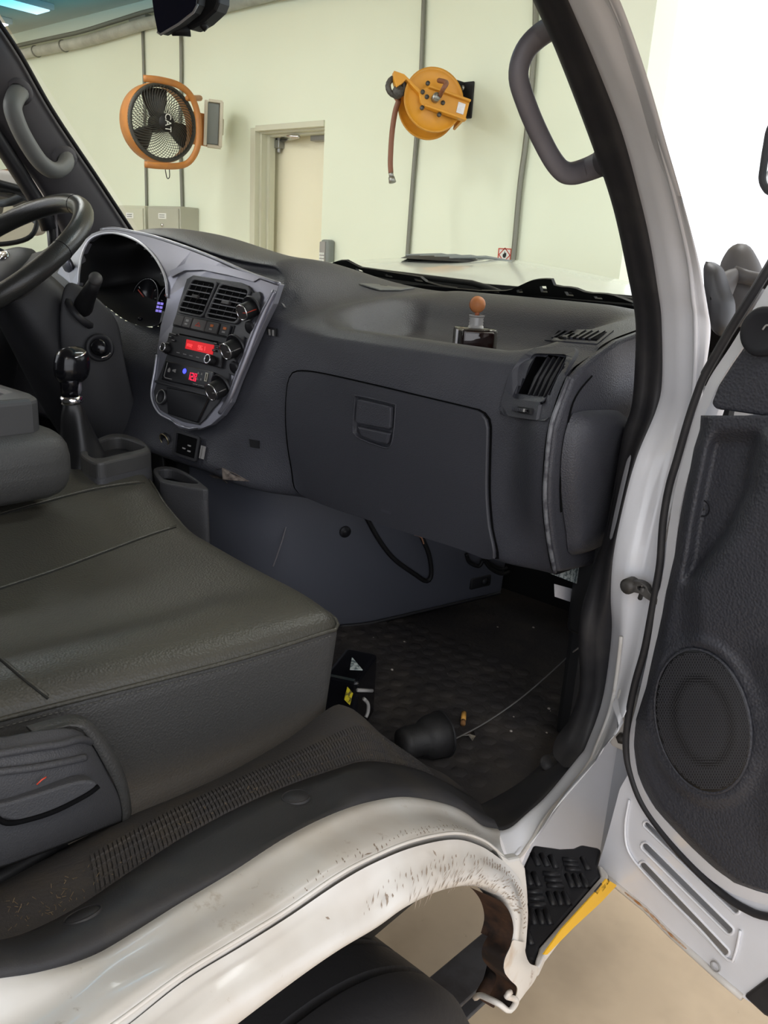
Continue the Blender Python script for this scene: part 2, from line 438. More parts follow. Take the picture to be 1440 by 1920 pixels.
d = mesh('door_1', bmm((DX0, WY + .2, 0), (DX1, WY + .24, DZ)), DOORM, None, smooth=False); d['kind'] = 'structure'; d['label'] = 'cream service door in a recessed grey frame'
fr = []
for k, (wd, dep, yy) in enumerate(((0.04, 0.05, -0.012), (0.06, 0.06, 0.035), (0.085, 0.06, 0.09))):
    fr += [bmm((DX0 - (0.0 if k else .015), WY + yy, 0), (DX0 + wd, WY + yy + dep, DZ + .0)),
           bmm((DX0 + wd, WY + yy, DZ - wd * .62), (DX1, WY + yy + dep, DZ + (0.0 if k else .015)))]
mesh('door_frame', join(*fr), FRAMEM, d, smooth=False, bevel=.004)
fz = WY + 0.2
b0 = PY(524, 272, fz)
mesh('door_closer_body', join(bmm((b0.x - .10, fz - .06, b0.z - .03), (b0.x + .06, fz, b0.z + .03)), cyl((b0.x + .03, fz - .03, b0.z - .06), (b0.x + .03, fz - .03, b0.z + .07), .016, n=12)), STEEL, d, smooth=False, bevel=.006)
mesh('door_closer_arm', join(tube([PY(508, 253, fz - .05), PY(560, 256, fz - .13)], .012, 8), tube([PY(560, 256, fz - .13), PY(528, 264, fz - .03)], .012, 8)), CHROME, d)
c1 = PY(598, 256, fz - .04)
mesh('door_coordinator', bmm((c1.x - .07, fz - .06, c1.z - .03), (DX1 - .002, fz, c1.z + .035)), STEEL, d, smooth=False, bevel=.005)

# surface conduits on the wall
def conduit(name, px, r, label, m=STEEL, yy=WY):
    p = [PY(u, v, yy - r - .004) for u, v in px]
    o = single(name, tube(smooth(p, 24), r, 8), m, label, 'conduit', 'surface conduits on the front wall'); return o
CONDM = mat('conduit_metal', (0.20, 0.20, 0.17), 0.45, metal=0.5)
conduit('wall_conduit', [(267, 50), (270, 150), (272, 250), (275, 400), (276, 560)], .012, 'thin steel conduit running behind the left half of the wall fan', CONDM)
conduit('wall_conduit', [(339, 60), (340, 150), (337, 250), (340, 330), (343, 440), (345, 570)], .014, 'steel conduit running down behind the right edge of the wall fan', CONDM)
conduit('wall_conduit', [(797, -60), (790, 130), (784, 220), (775, 330), (764, 480), (757, 600)], .014, 'steel conduit passing behind the orange hose reel', CONDM)
conduit('wall_conduit', [(1004, -40), (1003, 80), (988, 250), (975, 350), (963, 480), (950, 600)], .017, 'steel conduit beside the flame warning sign', CONDM)
p = [PY(u, v, WY - .05) for u, v in [(-120, 140), (50, 100), (160, 78), (280, 42), (400, 16), (520, -14), (900, -70)]]
PIPEM = mat('pipe_grey', (0.46, 0.46, 0.40), 0.5, var=((0.33, 0.33, 0.28), 8, 0.4, 0.7))
rt = thing('ceiling_pipe', 'pale grey pipe bundle running along the top of the wall', 'pipe', (p[2].x, WY, p[2].z - .05))
mesh('pipe', tube(resample(p, 30), .045, 12), PIPEM, rt)
mesh('cable', tube(resample([q + V((0, -.02, .075)) for q in p], 30), .018, 8), CONDM, rt)
for k in (5, 7, 9, 11):
    q = resample(p, 30)[k]; mesh('clamp', torus(q, (1, 0, .25), .047, .008, 20, 6), CONDM, rt)
jb = PY(264, 40, WY - .03); mesh('junction_box', bmm((jb.x - .12, WY - .07, jb.z - .06), (jb.x + .12, WY, jb.z + .04)), CONDM, rt, smooth=False, bevel=.008)

# ceiling lamps
k = 0
for (lx, ly, lab) in ((-6.3, 3.0, 'long fluorescent ceiling lamp nearest the front wall, seen through the blue glass band'),
                      (-7.15, 3.05, 'fluorescent ceiling lamp farthest left, seen through the blue glass band')):
    t = thing('ceiling_lamp', lab, 'lamp', (lx, ly, 3.3), 'ceiling lamps')
    mesh('lamp_housing', bmm((lx - .14, ly - .80, 3.25), (lx + .14, ly + .06, 3.3)), WHITEP, t, smooth=False, bevel=.01)
    mesh('lamp_diffuser', bmm((lx - .11, ly - .77, 3.24), (lx + .11, ly + .03, 3.252)), LAMPD, t, smooth=False, bevel=.004)
for (lx, ly, lab) in ((-2.6, 0.6, 'ceiling lamp above the bonnet of the white car'), (-2.6, -1.8, 'ceiling lamp left of the truck cab'),
                      (-5.2, -0.8, 'ceiling lamp far left over the next bay'), (0.8, 1.4, 'ceiling lamp over the front of the truck'), (2.6, -1.6, 'unseen ceiling lamp added to brighten the passenger door and footwell'), (-4.4, 1.2, 'unseen ceiling lamp added to light the front wall evenly')):  # last two lamps are added, unseen, to brighten the footwell side and front wall
    t = thing('ceiling_lamp', lab, 'lamp', (lx, ly, 3.3), 'ceiling lamps')
    mesh('lamp_housing', bmm((lx - .18, ly - .65, 3.24), (lx + .18, ly + .65, 3.3)), WHITEP, t, smooth=False, bevel=.01)
    mesh('lamp_diffuser', bmm((lx - .14, ly - .6, 3.225), (lx + .14, ly + .6, 3.242)), LAMP, t, smooth=False, bevel=.004)

# electrical cabinets
for (u0, v0, u1, lab, dk) in ((222, 385, 271, 'plain pale steel wall cabinet, the left one under the fan', 0), (277, 386, 338, 'grey steel wall cabinet with a small label and lock, right of its twin', 1)):
    a, b = PY(u0, v0, WY - .18), PY(u1, v0 + 1, WY - .18)
    z0 = a.z - .62
    t = thing('wall_cabinet', lab, 'cabinet', ((a.x + b.x)/2, WY, z0), 'cabinets under the fan')
    CM = CABIN if dk else mat('cabinet_pale', (0.56, 0.57, 0.46), .55)
    mesh('cabinet_body', bmm((a.x, WY - .18, z0), (b.x, WY, a.z)), CM, t, smooth=False, bevel=.006)
    mesh('cabinet_door', bmm((a.x + .015, WY - .192, z0 + .015), (b.x - .015, WY - .18, a.z - .02)), CM, t, smooth=False, bevel=.004)
    l = PY(304 if dk else 243, 405 if dk else 404, WY - .195)
    mesh('name_label', bmm((l.x - .055, WY - .195, l.z - .022), (l.x + .055, WY - .191, l.z + .022)), WHITEP, t, smooth=False)
    for dz in (-.008, .008): mesh('label_print', bmm((l.x - .04, WY - .1965, l.z + dz - .003), (l.x + .035, WY - .1945, l.z + dz + .003)), GREYP, t, smooth=False)
    if dk: mesh('door_lock', cyl((l.x, WY - .205, l.z - .07), (l.x, WY - .19, l.z - .07), .013, n=14), CHROME, t)

# keypad phone on the wall
q = PY(611, 477, WY - .05)
t = thing('wall_keypad', 'grey keypad reader on the wall right of the cream door', 'keypad', (q.x, WY, q.z - .1))
mesh('keypad_body', rbox((q.x, WY - .035, q.z), (.085, .07, .20), .02, 2), GREYP, t)
mesh('keypad_face', rbox((q.x - .012, WY - .073, q.z), (.055, .012, .17), .006, 2), PRINT, t)
for i in range(3):
    for j in range(4):
        mesh('key', bmm((q.x - .033 + i*.016, WY - .083, q.z - .07 + j*.022), (q.x - .021 + i*.016, WY - .078, q.z - .055 + j*.022)), WHITEP, t, smooth=False)

# flame warning sign
q0, q1 = PY(935, 465, WY - .008), PY(957, 491, WY - .008)
t = thing('warning_sign', 'small square flammable warning sign with red diamond and black flame', 'sign', ((q0.x+q1.x)/2, WY, q1.z))
mesh('sign_board', bmm((q0.x, WY - .008, q1.z), (q1.x, WY - .001, q0.z)), WHITEP, t, smooth=False)
cx_, cz_ = (q0.x+q1.x)/2, (q0.z+q1.z)/2; hs = (q1.x-q0.x)*.46
def dia(r): return [V((cx_ + r*math.cos(a), WY - .0085, cz_ + r*math.sin(a))) for a in (0, math.pi/2, math.pi, 3*math.pi/2)]
mesh('red_diamond', plate(dia(hs), [dia(hs*.84)], (0, -.002, 0)), REDP, t, smooth=False)
fl = [(0, .55), (.10, .25), (.28, .32), (.34, -.05), (.22, -.36), (0, -.45), (-.24, -.34), (-.32, -.02), (-.18, .2), (-.12, .05)]
mesh('flame_symbol', prism([V((cx_ + x*hs*.9, WY - .0085, cz_ + y*hs*.9)) for x, y in fl], (0, -.002, 0)), BLACK, t, smooth=False)
mesh('sign_border', plate([V((x, WY - .0085, z)) for x, z in ((q0.x, q0.z), (q1.x, q0.z), (q1.x, q1.z), (q0.x, q1.z))],
     [[V((x, WY - .0085, z)) for x, z in ((q0.x+.006, q0.z-.006), (q1.x-.006, q0.z-.006), (q1.x-.006, q1.z+.006), (q0.x+.006, q1.z+.006))]], (0, -.002, 0)), REDP, t, smooth=False)

# ---------------------------------------------------------------- wall fan
fy = 2.75
fc = PY(303, 231, fy); ax = V((.985, -.17, -.03)).normalized(); up = V((0, 0, 1)); rt_ = ax.cross(up).normalized(); up = rt_.cross(ax)
R0 = (PY(303, 156, fy) - PY(303, 306, fy)).length / 2
fan = thing('wall_fan', 'round black industrial fan in an orange ring and tube bracket', 'fan', (fc.x, fc.y, fc.z - R0))
mesh('ring', lathe([(R0*.985, .015), (R0*1.005, .0), (R0*1.01, -.06), (R0*1.0, -.12), (R0*.96, -.125), (R0*.95, -.02), (R0*.985, .015)], fc, ax, 56), ORANGE, fan)
GRILL = mat('fan_black', (0.045, 0.045, 0.04), 0.5)
mesh('guard_rim', torus(fc + ax*.02, ax, R0*.93, R0*.055, 56, 10), GRILL, fan)
bars = []
for side in (0.03, -.13):
    for i in range(56):
        th = 2*math.pi*i/56; path = []
        for s in range(9):
            rr = R0 * (.20 + .75*s/8); a = th + .75*(s/8)**1.1 * (1 if side > 0 else -1)
            bul = side + (.05 if side > 0 else -.03)*(1 - (s/8)**2)
            path.append(fc + ax*bul + (rt_*math.cos(a) + up*math.sin(a))*rr)
        bars.append((path, side))
for sd in (0.03, -.13):
    gm = join(*[tube(p_, .0026 if sd > 0 else .0018, 4, cap=False) for p_, s_ in bars if s_ == sd])
    mesh('front_guard' if sd > 0 else 'rear_guard', gm, GRILL, fan, kind='stuff')
for i in range(3):
    a0 = math.radians((82, 197, -42)[i]); g = []
    for rr, w0, tw in ((.12, .40, .5), (.35, .48, .45), (.65, .48, .35), (.88, .40, .28)):
        row = []
        for s in range(7):
            a = a0 + (s/6 - .5) * w0 * 1.9
            row.append(fc + ax*(-.06 + tw*.22*(s/6 - .5)) + (rt_*math.cos(a) + up*math.sin(a))*R0*rr)
        g.append(row)
    mesh('fan_blade', loft(g), GRILL, fan, solid=.006)
mesh('hub', lathe([(0, .10), (R0*.20, .095), (R0*.235, .07), (R0*.235, -.1), (0, -.11)], fc, ax, 32), BLACK, fan)
mesh('badge_print', text_vf('CAT', lambda x, y: fc + ax*.103 - up*(x*.06) - rt_*(y*.065)), WHITEP, fan, smooth=False)
def fp(u, v, y): return PY(u, v, y)
yoke = [fp(269, 147, 2.55), fp(300, 150, 2.65), fp(335, 160, 2.8), fp(358, 180, 2.9), fp(370, 212, 2.95), fp(373, 250, 2.95), fp(369, 280, 2.93), fp(355, 303, 2.9), fp(335, 311, 2.82), fp(300, 311, 2.65), fp(271, 308, 2.55)]
mesh('bracket_tube', tube(smooth(yoke, 50), .022, 10), ORANGE, fan)
mesh('mount_block', rbox(fp(379, 243, 3.10), (.03, .22, .22), .012, 2), ORANGE, fan)
mesh('mount_arm', tube([fp(352, 184, 2.9), fp(375, 184, 3.15)], .02, 8), ORANGE, fan)
mesh('pull_cord', tube(smooth([fp(309, 311, 2.75), fp(312, 330, 2.75), fp(315, 335, 2.75), fp(318, 330, 2.75), fp(317, 311, 2.75)], 20), .0035, 6), BLACK, fan)

# beige heater box beside the fan
q = PY(403, 234, 3.2); hh = (PY(403, 192, 3.2).z - PY(403, 276, 3.2).z)
t = thing('wall_heater', 'narrow beige infrared heater box with grey panel beside the fan', 'heater', (q.x, q.y, q.z - hh/2))
R2 = Matrix.Rotation(math.radians(4), 3, 'Y') @ Matrix.Rotation(math.radians(52), 3, 'Z')
def hb(c, s): return box(q + R2 @ V(c), s, R2)
mesh('heater_shell', hb((0.0, .03, 0), (.11, .16, hh*.97)), BEIGE, t, smooth=False, bevel=.01)
mesh('front_panel', hb((-.015, -.055, 0), (.085, .015, hh*.9)), GREYP, t, smooth=False, bevel=.004)
for xx in (-.066, .045): mesh('side_flange', hb((xx, -.065, 0), (.024, .05, hh)), BEIGE, t, smooth=False, bevel=.005)
mesh('wall_bracket', hb((.03, .13, 0), (.07, .10, hh*.35)), BEIGE, t, smooth=False, bevel=.005)
for zz in (-.5, .5): mesh('end_cap', hb((.0, -.03, zz*hh), (.10, .10, .02)), BEIGE, t, smooth=False, bevel=.004)

# ---------------------------------------------------------------- hose reel
ry = 3.0
rc = PY(806, 197, ry); rax = V((.80, -.60, .17)).normalized()
rR = (PY(762, 197, ry) - PY(850, 197, ry)).length / 2
reel = thing('hose_reel', 'orange wall mounted hose reel with a hanging brown hose', 'hose reel', (rc.x, WY, rc.z - rR))
disc = [(0, .012), (rR*.3, .012), (rR*.42, .0), (rR*.8, .0), (rR*.93, .008), (rR*1.0, .02), (rR*1.0, .006), (rR*.9, -.01), (0, -.01)]
mesh('front_disc', lathe(disc, rc + rax*.07, rax, 48), REELY, reel)
mesh('rear_disc', lathe(disc, rc - rax*.07, rax, 48), REELY, reel)
mesh('drum', lathe([(rR*.62, -.07), (rR*.62, .07)], rc, rax, 32), REELY, reel)
rx = V((1, 0, 0)) - rax*rax.x; rx.normalize(); rz = rax.cross(rx); rz = -rz if rz.z < 0 else rz
def rp(s, t_, h): return rc + rx*(s*rR) + rz*(t_*rR) + rax*h
arm = [(-.45, .18), (-.55, 0), (-.45, -.25), (-.3, -.38), (1.15, -.38), (1.15, .30), (-.3, .30)]
mesh('side_arm', prism([rp(s, t_, .088) for s, t_ in arm], rax*.02), REELY, reel, smooth=False, bevel=.006)
for t_ in (-.38, .22): mesh('arm_flange', prism([rp(s, z_, .10) for s, z_ in ((-.3, t_), (1.15, t_), (1.15, t_ + .08), (-.3, t_ + .08))], rax*.03), REELY, reel, smooth=False, bevel=.004)
for s, t_ in ((-.35, .36), (-.45, .05), (-.28, -.05), (.28, -.06), (-.35, -.42), (.25, -.45)):
    mesh('bolt', cyl(rp(s, t_, .105), rp(s, t_, .118), .012, n=8), GRIME, reel)
mesh('spindle', join(cyl(rp(0, -.02, .10), rp(0, -.02, .15), .022, n=14), cyl(rp(0, .05, .15), rp(0, -.12, .15), .013, n=10)), STEEL, reel)
mesh('data_plate', prism([rp(s, z_, .109) for s, z_ in ((.78, -.2), (1.03, -.2), (1.03, .14), (.78, .14))], rax*.002), PAPER, reel, smooth=False)
mesh('guide_arm', prism([rp(s, z_, .05) for s, z_ in ((-.35, .05), (-1.15, .42), (-1.5, .42), (-1.45, .2), (-1.3, -.05), (-1.15, .12), (-1.05, .28), (-.4, -.08))], rax*.05), REELY, reel, smooth=False, bevel=.004)
mesh('guide_roller', join(torus(rp(-1.28, .05, .06), rax, .045, .016, 18, 8), cyl(rp(-1.2, -.1, .04), rp(-1.2, -.1, .09), .03, n=10)), GRIME, reel)
# steel wall bracket
wb = PY(866, 186, WY - .05)
mesh('wall_bracket', join(bmm((wb.x - .03, WY - .33, wb.z - .10), (wb.x - .018, WY, wb.z + .10)), bmm((wb.x - .03, WY - .015, wb.z - .10), (wb.x + .05, WY, wb.z + .10))), BLACK, reel, smooth=False, bevel=.006)
mesh('bracket_arm', prism([rp(1.02, -.38, .10), rp(1.02, .28, .10), rp(1.02, .28, -.06), rp(1.02, -.38, -.06)], rx*.015), REELY, reel, smooth=False, bevel=.004)
for zz in (.06, .0): mesh('bolt', cyl((wb.x, WY - .056, wb.z + zz), (wb.x, WY - .05, wb.z + zz), .014, n=8), STEEL, reel)
hz = [rp(-.55, .75, 0), PY(770, 157, 2.95), PY(757, 157, 2.9), PY(745, 165, 2.88), PY(741, 178, 2.88), PY(748, 188, 2.88)]
mesh('hose_loop', tube(smooth(hz, 30), .016, 8), HOSE, reel)
hz = [PY(748, 188, 2.88), PY(741, 210, 2.88), PY(735, 250, 2.88), PY(732, 300, 2.88), PY(733, 325, 2.88)]
mesh('hose_tail', tube(smooth(hz, 40), .015, 8), HOSE, reel)
mesh('hose_inlet', tube(smooth([rp(.1, .05, .14), PY(832, 165, 2.86), PY(837, 155, 2.9), PY(823, 151, 2.95)], 24), .013, 8), HOSE, reel)
mesh('hose_nozzle', join(tube([PY(733, 323, 2.88), PY(734, 332, 2.88)], .014, 10), tube([PY(734, 332, 2.88), PY(736, 342, 2.88)], [.018, .022], 10)), STEEL, reel)

# ---------------------------------------------------------------- white car parked between truck and wall
hx = [PY(u, v, 1.9) for u, v in [(480, 530), (545, 500), (620, 489), (720, 482), (830, 479), (930, 485), (1040, 505), (1130, 525), (1200, 543), (1300, 565)]]
crest = resample(hx, 40)
rows = []
for dy, dz in ((1.10, -.16), (.75, -.07), (.45, -.02), (.18, 0), (0, -.006), (-.18, -.035), (-.34, -.085), (-.46, -.15), (-.52, -.24), (-.55, -.40), (-.56, -.75)):
    rows.append([V((p.x * 1.0, 1.9 + dy, p.z + dz - .02*abs(dy)*0)) for p in crest])
car = thing('parked_car', 'white car parked nose-on ahead of the windscreen, bonnet in view', 'car', (-1.2, 1.9, 0))
mesh('bonnet', loft(rows), CARW, car)
cb = PY(832, 483, 1.88)
g = []
for k, (r_, h_) in enumerate(((.20, .0), (.17, .012), (.09, .018), (0.001, .02))):
    g.append([V((cb.x + r_*1.0*math.cos(a), 1.9 + r_*.9*math.sin(a), cb.z - .012 + h_)) for a in [2*math.pi*i/28 for i in range(28)]])
mesh('bonnet_scoop', loft(g, True), DARK, car)
for k in range(4):
    s = -.12 + k*.075
    mesh('scoop_slat', tube([V((cb.x + s, 1.78, cb.z + .0)), V((cb.x + s + .09, 1.9, cb.z + .012)), V((cb.x + s + .16, 1.98, cb.z))], .006, 6), GREYP, car)
lo = [V((p.x, 1.34, 0.35)) for p in crest]; hi_ = [V((p.x, 1.34, p.z - .72)) for p in crest]
mesh('bumper', loft([[p for p in rows[-1]], hi_, lo]), CARW, car, solid=.01)
for s in (6, 33):
    q = rows[-1][s]; mesh('headlamp', rbox(q + V((0, -.01, .1)), (.32, .06, .15), .03, 3), CHROME, car)
for s in (-1, 1):
    xx = -1.2 + s*.72; mesh('wheel', lathe([(.0, -.1), (.20, -.1), (.31, -.09), (.32, 0), (.31, .09), (.2, .1), (0, .1)], (xx, 1.95, .32), (1, 0, 0), 28), TYRE, car)

# ================================================================== the truck cab body
cab = thing('truck_cab_body', 'white truck cab shell with worn sill, wheel arch and rubber door seal', 'truck cab', (0, -0.4, 0))
def cx_curve(px, x0, x1=None, n=90, sm_=True):
    """pixel curve laid on a plane of constant (or steadily changing) distance from the cab's middle"""
    k = len(px); x1 = x0 if x1 is None else x1
    p = [PX(u, v, lerp(x0, x1, i/(k-1))) for i, (u, v) in enumerate(px)]
    return smooth(p, n) if sm_ else resample(p, n)
def xs_curve(pxx, n=90): return smooth([PX(u, v, x) for u, v, x in pxx], n)

# door sill: black trim / white panel / wheel arch lip
E0 = [(-60, 1836), (0, 1829), (73, 1818), (170, 1791), (243, 1750), (340, 1689), (437, 1631), (535, 1570), (632, 1521), (700, 1500), (763, 1493), (833, 1506), (872, 1523), (903, 1547), (931, 1553)]
E1 = [(-60, 1960), (44, 1908), (140, 1850), (243, 1788), (340, 1728), (437, 1672), (535, 1606), (632, 1553), (700, 1527), (763, 1518), (833, 1528), (872, 1545), (905, 1566), (936, 1572)]
E2 = [(90, 2000), (214, 1920), (340, 1828), (447, 1762), (535, 1708), (632, 1642), (700, 1606), (775, 1576), (853, 1562), (903, 1574), (934, 1597), (952, 1615)]
E2b = [(110, 2010), (230, 1930), (345, 1840), (452, 1775), (540, 1720), (636, 1655), (702, 1618), (777, 1588), (852, 1574), (900, 1586), (930, 1608), (951, 1624)]
E2x = [(110, 2010), (230, 1930), (345, 1840), (452, 1775), (540, 1720), (636, 1655), (702, 1618), (777, 1588), (852, 1574), (900, 1586), (932, 1606), (956, 1626), (974, 1650), (986, 1680), (990, 1710), (988, 1749), (985, 1785)]
E3 = [(250, 2000), (389, 1903), (535, 1810), (632, 1752), (700, 1716), (756, 1671), (833, 1636), (892, 1624), (928, 1632), (954, 1652), (970, 1680), (977, 1715), (975, 1750), (970, 1785)]
E4 = [(380, 1990), (467, 1920), (575, 1834), (640, 1787), (700, 1750), (756, 1712), (814, 1683), (872, 1669), (911, 1671), (938, 1683), (958, 1708), (965, 1741), (958, 1772)]
c0 = cx_curve(E0, .775); c1 = cx_curve(E1, .795); c2 = cx_curve(E2, .846); c2u = cx_curve(E2b, .834); c2b = cx_curve(E2x, .834, .858); c3 = cx_curve(E3, .864); c4 = cx_curve(E4, .868)
# the panel runs on behind the picture's edge: straight rails, and the arch comes down again behind the wheel
NX = 30
def back(c): return [c[0] + V((0, -.024*(NX - k), 0)) for k in range(NX)] + c
def back_arch(c): return [V((c[int((NX - k)*2.9)].x, 2*c[0].y - c[int((NX - k)*2.9)].y, c[int((NX - k)*2.9)].z)) for k in range(NX)] + c
c0_v, c1_v, c2_v, c2b_v, c3_v, c4_v = c0, c1, c2, c2b, c3, c4
c0, c1, c2, c2u, c2b = back(c0), back(c1), back(c2), back(c2u), back(c2b)
c3, c4 = back_arch(c3), back_arch(c4)
c4i = [p + V((-.03, 0, -.004)) for p in c4]
c01 = [a.lerp(b, .5) + V((.004, 0, .006)) for a, b in zip(c0, c1)]
mesh('sill_panel', loft([c0, c01, c1, [a.lerp(b, .5) + V((-.003, 0, 0)) for a, b in zip(c1, c2)], c2, c2u]), PAINTD, cab, sub=1)
mesh('arch_panel', loft([c2b, [a.lerp(b, .5) + V((-.004, 0, .0)) for a, b in zip(c2b, c3)], c3, [a.lerp(b, .5) + V((.003, 0, 0)) for a, b in zip(c3, c4)], c4, c4i]), PAINTD, cab, sub=1)
mesh('sill_underside', loft([[p + V((-.004, 0, -.014)) for p in c0], c4i]), BLACK, cab)
mesh('sill_ridge', tube(c2, .0016, 6), PAINTD, cab)
# dirt-marked scratches along the two ridges
SCR = mat('scratch_mark', (0.27, 0.21, 0.16), 0.7)
mk = []
rnd = random.Random(3)
def mark(a, b, s, t_, L, ang, wd, lift=.0012):
    i = NX + int(s * 88); p = a[i].lerp(b[i], t_); q = a[i+1].lerp(b[i+1], t_); tx = (q - p).normalized(); ty = (b[i] - a[i]).normalized()
    nn = tx.cross(ty).normalized(); nn = nn if nn.dot(CAM - p) > 0 else -nn
    d_ = tx*math.cos(ang) + ty*math.sin(ang); e_ = nn.cross(d_)
    o = p + nn*lift
    return ([o - d_*L - e_*wd*.3, o - e_*wd, o + d_*L, o + e_*wd], [(0, 1, 2, 3)])
for k in range(380):
    s = .35 + .62*rnd.random()**.7
    if rnd.random() < .6: mk.append(mark(c2b, c3, s, min(.97, .80 + .25*rnd.random()*rnd.choice((-1, .6))), .0015 + .0045*rnd.random()**2, 1.9 + .5*rnd.random(), .0003 + .0008*rnd.random()**2, .0025))
    else: mk.append(mark(c1, c2, s, .72 + .25*rnd.random(), .0012 + .003*rnd.random()**2, 1.8 + .5*rnd.random(), .00022 + .0005*rnd.random()**2, .0025))
for k in range(150):
    s = .45 + .5*rnd.random(); mk.append(mark(c3, c4, s, rnd.random()*.9, .002 + .006*rnd.random()**2, 2.0 + .4*rnd.random(), .0002 + .0003*rnd.random(), .0022))
for s, t_, L, wd in ((.52, .35, .004, .0016), (.40, .8, .0025, .0012), (.30, .55, .002, .001)):
    mk.append(mark(c2b, c3, s, t_, L, 1.0, wd, .004)); 
mk.append(mark(c1, c2, .72, .55, .006, .8, .0014, .003)); mk.append(mark(c1, c2, .50, .96, .005, .2, .0012, .003))
mesh('scratch_marks', join(*mk), SCR, cab, smooth=False, kind='stuff', label='brown scratches and scuffs on the white sill')
# arch front leg, rusted at its torn end
L0 = xs_curve([(986, 1765, .860), (985, 1785, .860), (993, 1806, .866), (1010, 1815, .866), (1003, 1838, .866), (985, 1862, .866), (966, 1882, .866), (955, 1895, .866)], 40)
L1 = xs_curve([(961, 1760, .868), (957, 1775, .870), (946, 1800, .874), (946, 1822, .872), (957, 1838, .872), (970, 1852, .872), (966, 1872, .870), (955, 1893, .868)], 40)
L1i = [p + V((-.028, 0, -.003)) for p in L1]
mesh('arch_leg', loft([L0, [a.lerp(b, .5) + V((.006, 0, 0)) for a, b in zip(L0, L1)], L1]), RUSTP, cab, sub=1)
mesh('arch_leg_return', loft([[p + V((-.001, 0, 0)) for p in L1], L1i]), RUST, cab)
mesh('arch_rust', loft([[p + V((.0, -.002, -.001)) for p in c4_v[72:]], [p + V((-.036, -.004, -.006)) for p in c4_v[72:]]]), RUST, cab)
HL = xs_curve([(930, 1676, .85), (955, 1710, .85), (958, 1745, .85), (945, 1790, .85), (938, 1815, .85), (968, 1855, .85), (955, 1893, .85)], 30)
HR = xs_curve([(922, 1680, .80), (924, 1720, .80), (922, 1770, .80), (920, 1810, .80), (905, 1850, .81), (893, 1868, .82), (925, 1890, .84)], 30)
mesh('rusted_cavity', loft([HL, [a.lerp(b, .5) + V((-.02, .02, 0)) for a, b in zip(HL, HR)], HR]), RUST, cab, solid=.002)
mesh('torn_edge', tube(smooth([PX(u, v, x) for u, v, x in ((891, 1871, .82), (900, 1866, .83), (915, 1872, .845), (935, 1882, .86), (955, 1895, .868), (968, 1876, .874), (950, 1868, .872), (957, 1860, .872))], 30), .0035, 6), RUSTP, cab)

mesh('arch_corner', prism([PX(u, v, .850) for u, v in ((936, 1600), (956, 1612), (976, 1608), (986, 1628), (990, 1665), (992, 1700), (984, 1690), (972, 1652), (950, 1630))], (-.012, 0, 0)), PAINTD, cab, smooth=False, bevel=.003)
# black sill trim and ribbed carpet inside it
T0 = [(-60, 1772), (0, 1762), (53, 1747), (141, 1703), (243, 1635), (340, 1572), (437, 1519), (535, 1475), (632, 1441), (678, 1428), (728, 1430), (787, 1444), (841, 1469), (888, 1496)]
TC = [(-60, 1790), (0, 1780), (73, 1767), (160, 1728), (272, 1669), (399, 1611), (506, 1562), (608, 1509), (658, 1477), (717, 1465), (787, 1465), (833, 1477), (872, 1504), (911, 1528)]
t0 = back(cx_curve(T0, .70, .69)); tc_ = back(cx_curve(TC, .752)); tm = [a.lerp(b, .55) + V((0, 0, .004)) for a, b in zip(t0, tc_)]
trim_vf = loft([[p + V((-.004, 0, -.02)) for p in t0], t0, tm, tc_, [a.lerp(b, .4) + V((.006, 0, .004)) for a, b in zip(tc_, c0)], [p + V((.003, 0, .001)) for p in c0], [p + V((-.002, 0, -.006)) for p in c0]])
mesh('sill_trim', trim_vf, SILL, cab)
SKT = Skin(trim_vf)
for u, v in ((155, 1717), (555, 1495)):
    q = SKT(u, v, 0.0); n_ = (SKT(u + 8, v, 0) - q).cross(SKT(u, v + 8, 0) - q).normalized(); n_ = n_ if n_.z > 0 else -n_
    mesh('trim_cap', lathe([(0, .0014), (.0115, .0014), (.0118, .0004), (.0128, .0004), (.0130, .0016), (.0138, .0012), (.0138, -.004)], q, n_, 28), SILL, cab)
SI = [(-60, 1690), (0, 1655), (117, 1590), (243, 1530), (340, 1490), (437, 1445), (540, 1385), (622, 1325), (650, 1325), (669, 1335), (694, 1363), (735, 1393), (787, 1429), (836, 1453), (882, 1490)]
si = smooth([PX(u, v, x) for (u, v), x in zip(SI, (.60, .60, .60, .60, .60, .60, .60, .60, .604, .61, .62, .635, .65, .665, .685))], 90)
si = back(si)
ribs = []
nrow = 9
for r_ in range(nrow + 1):
    t_ = r_/nrow
    ribs.append([a.lerp(b, t_) + V((0, 0, .012*math.sin(math.pi*t_)*(1 - sm(55 + NX, 80 + NX, k)))) for k, (a, b) in enumerate(zip(si, t0))])
mesh('carpet_edge', loft(ribs), CARPET, cab)
# moulded rib tiles on the carpet edge
dense_a = [resample(rw[NX:], 170) for rw in ribs]
tiles = []
for r_ in range(5, nrow):
    for k in range(24, 138):
        a, b, c_, d_ = dense_a[r_][k], dense_a[r_][k+1], dense_a[r_+1][k+1], dense_a[r_+1][k]
        m_ = (a + b + c_ + d_)/4; n_ = (b - a).cross(d_ - a).normalized(); n_ = n_ if n_.z > 0 else -n_
        q = [m_ + (p_ - m_)*.92 + n_*(-.0005) for p_ in (a, b, c_, d_)] + [m_ + (p_ - m_)*.70 + n_*.0020 for p_ in (a, b, c_, d_)]
        tiles.append((q, [(4,5,6,7), (0,1,5,4), (1,2,6,5), (2,3,7,6), (3,0,4,7)]))
mesh('carpet_ribs', join(*tiles), CARPET, cab, kind='stuff', smooth=False)
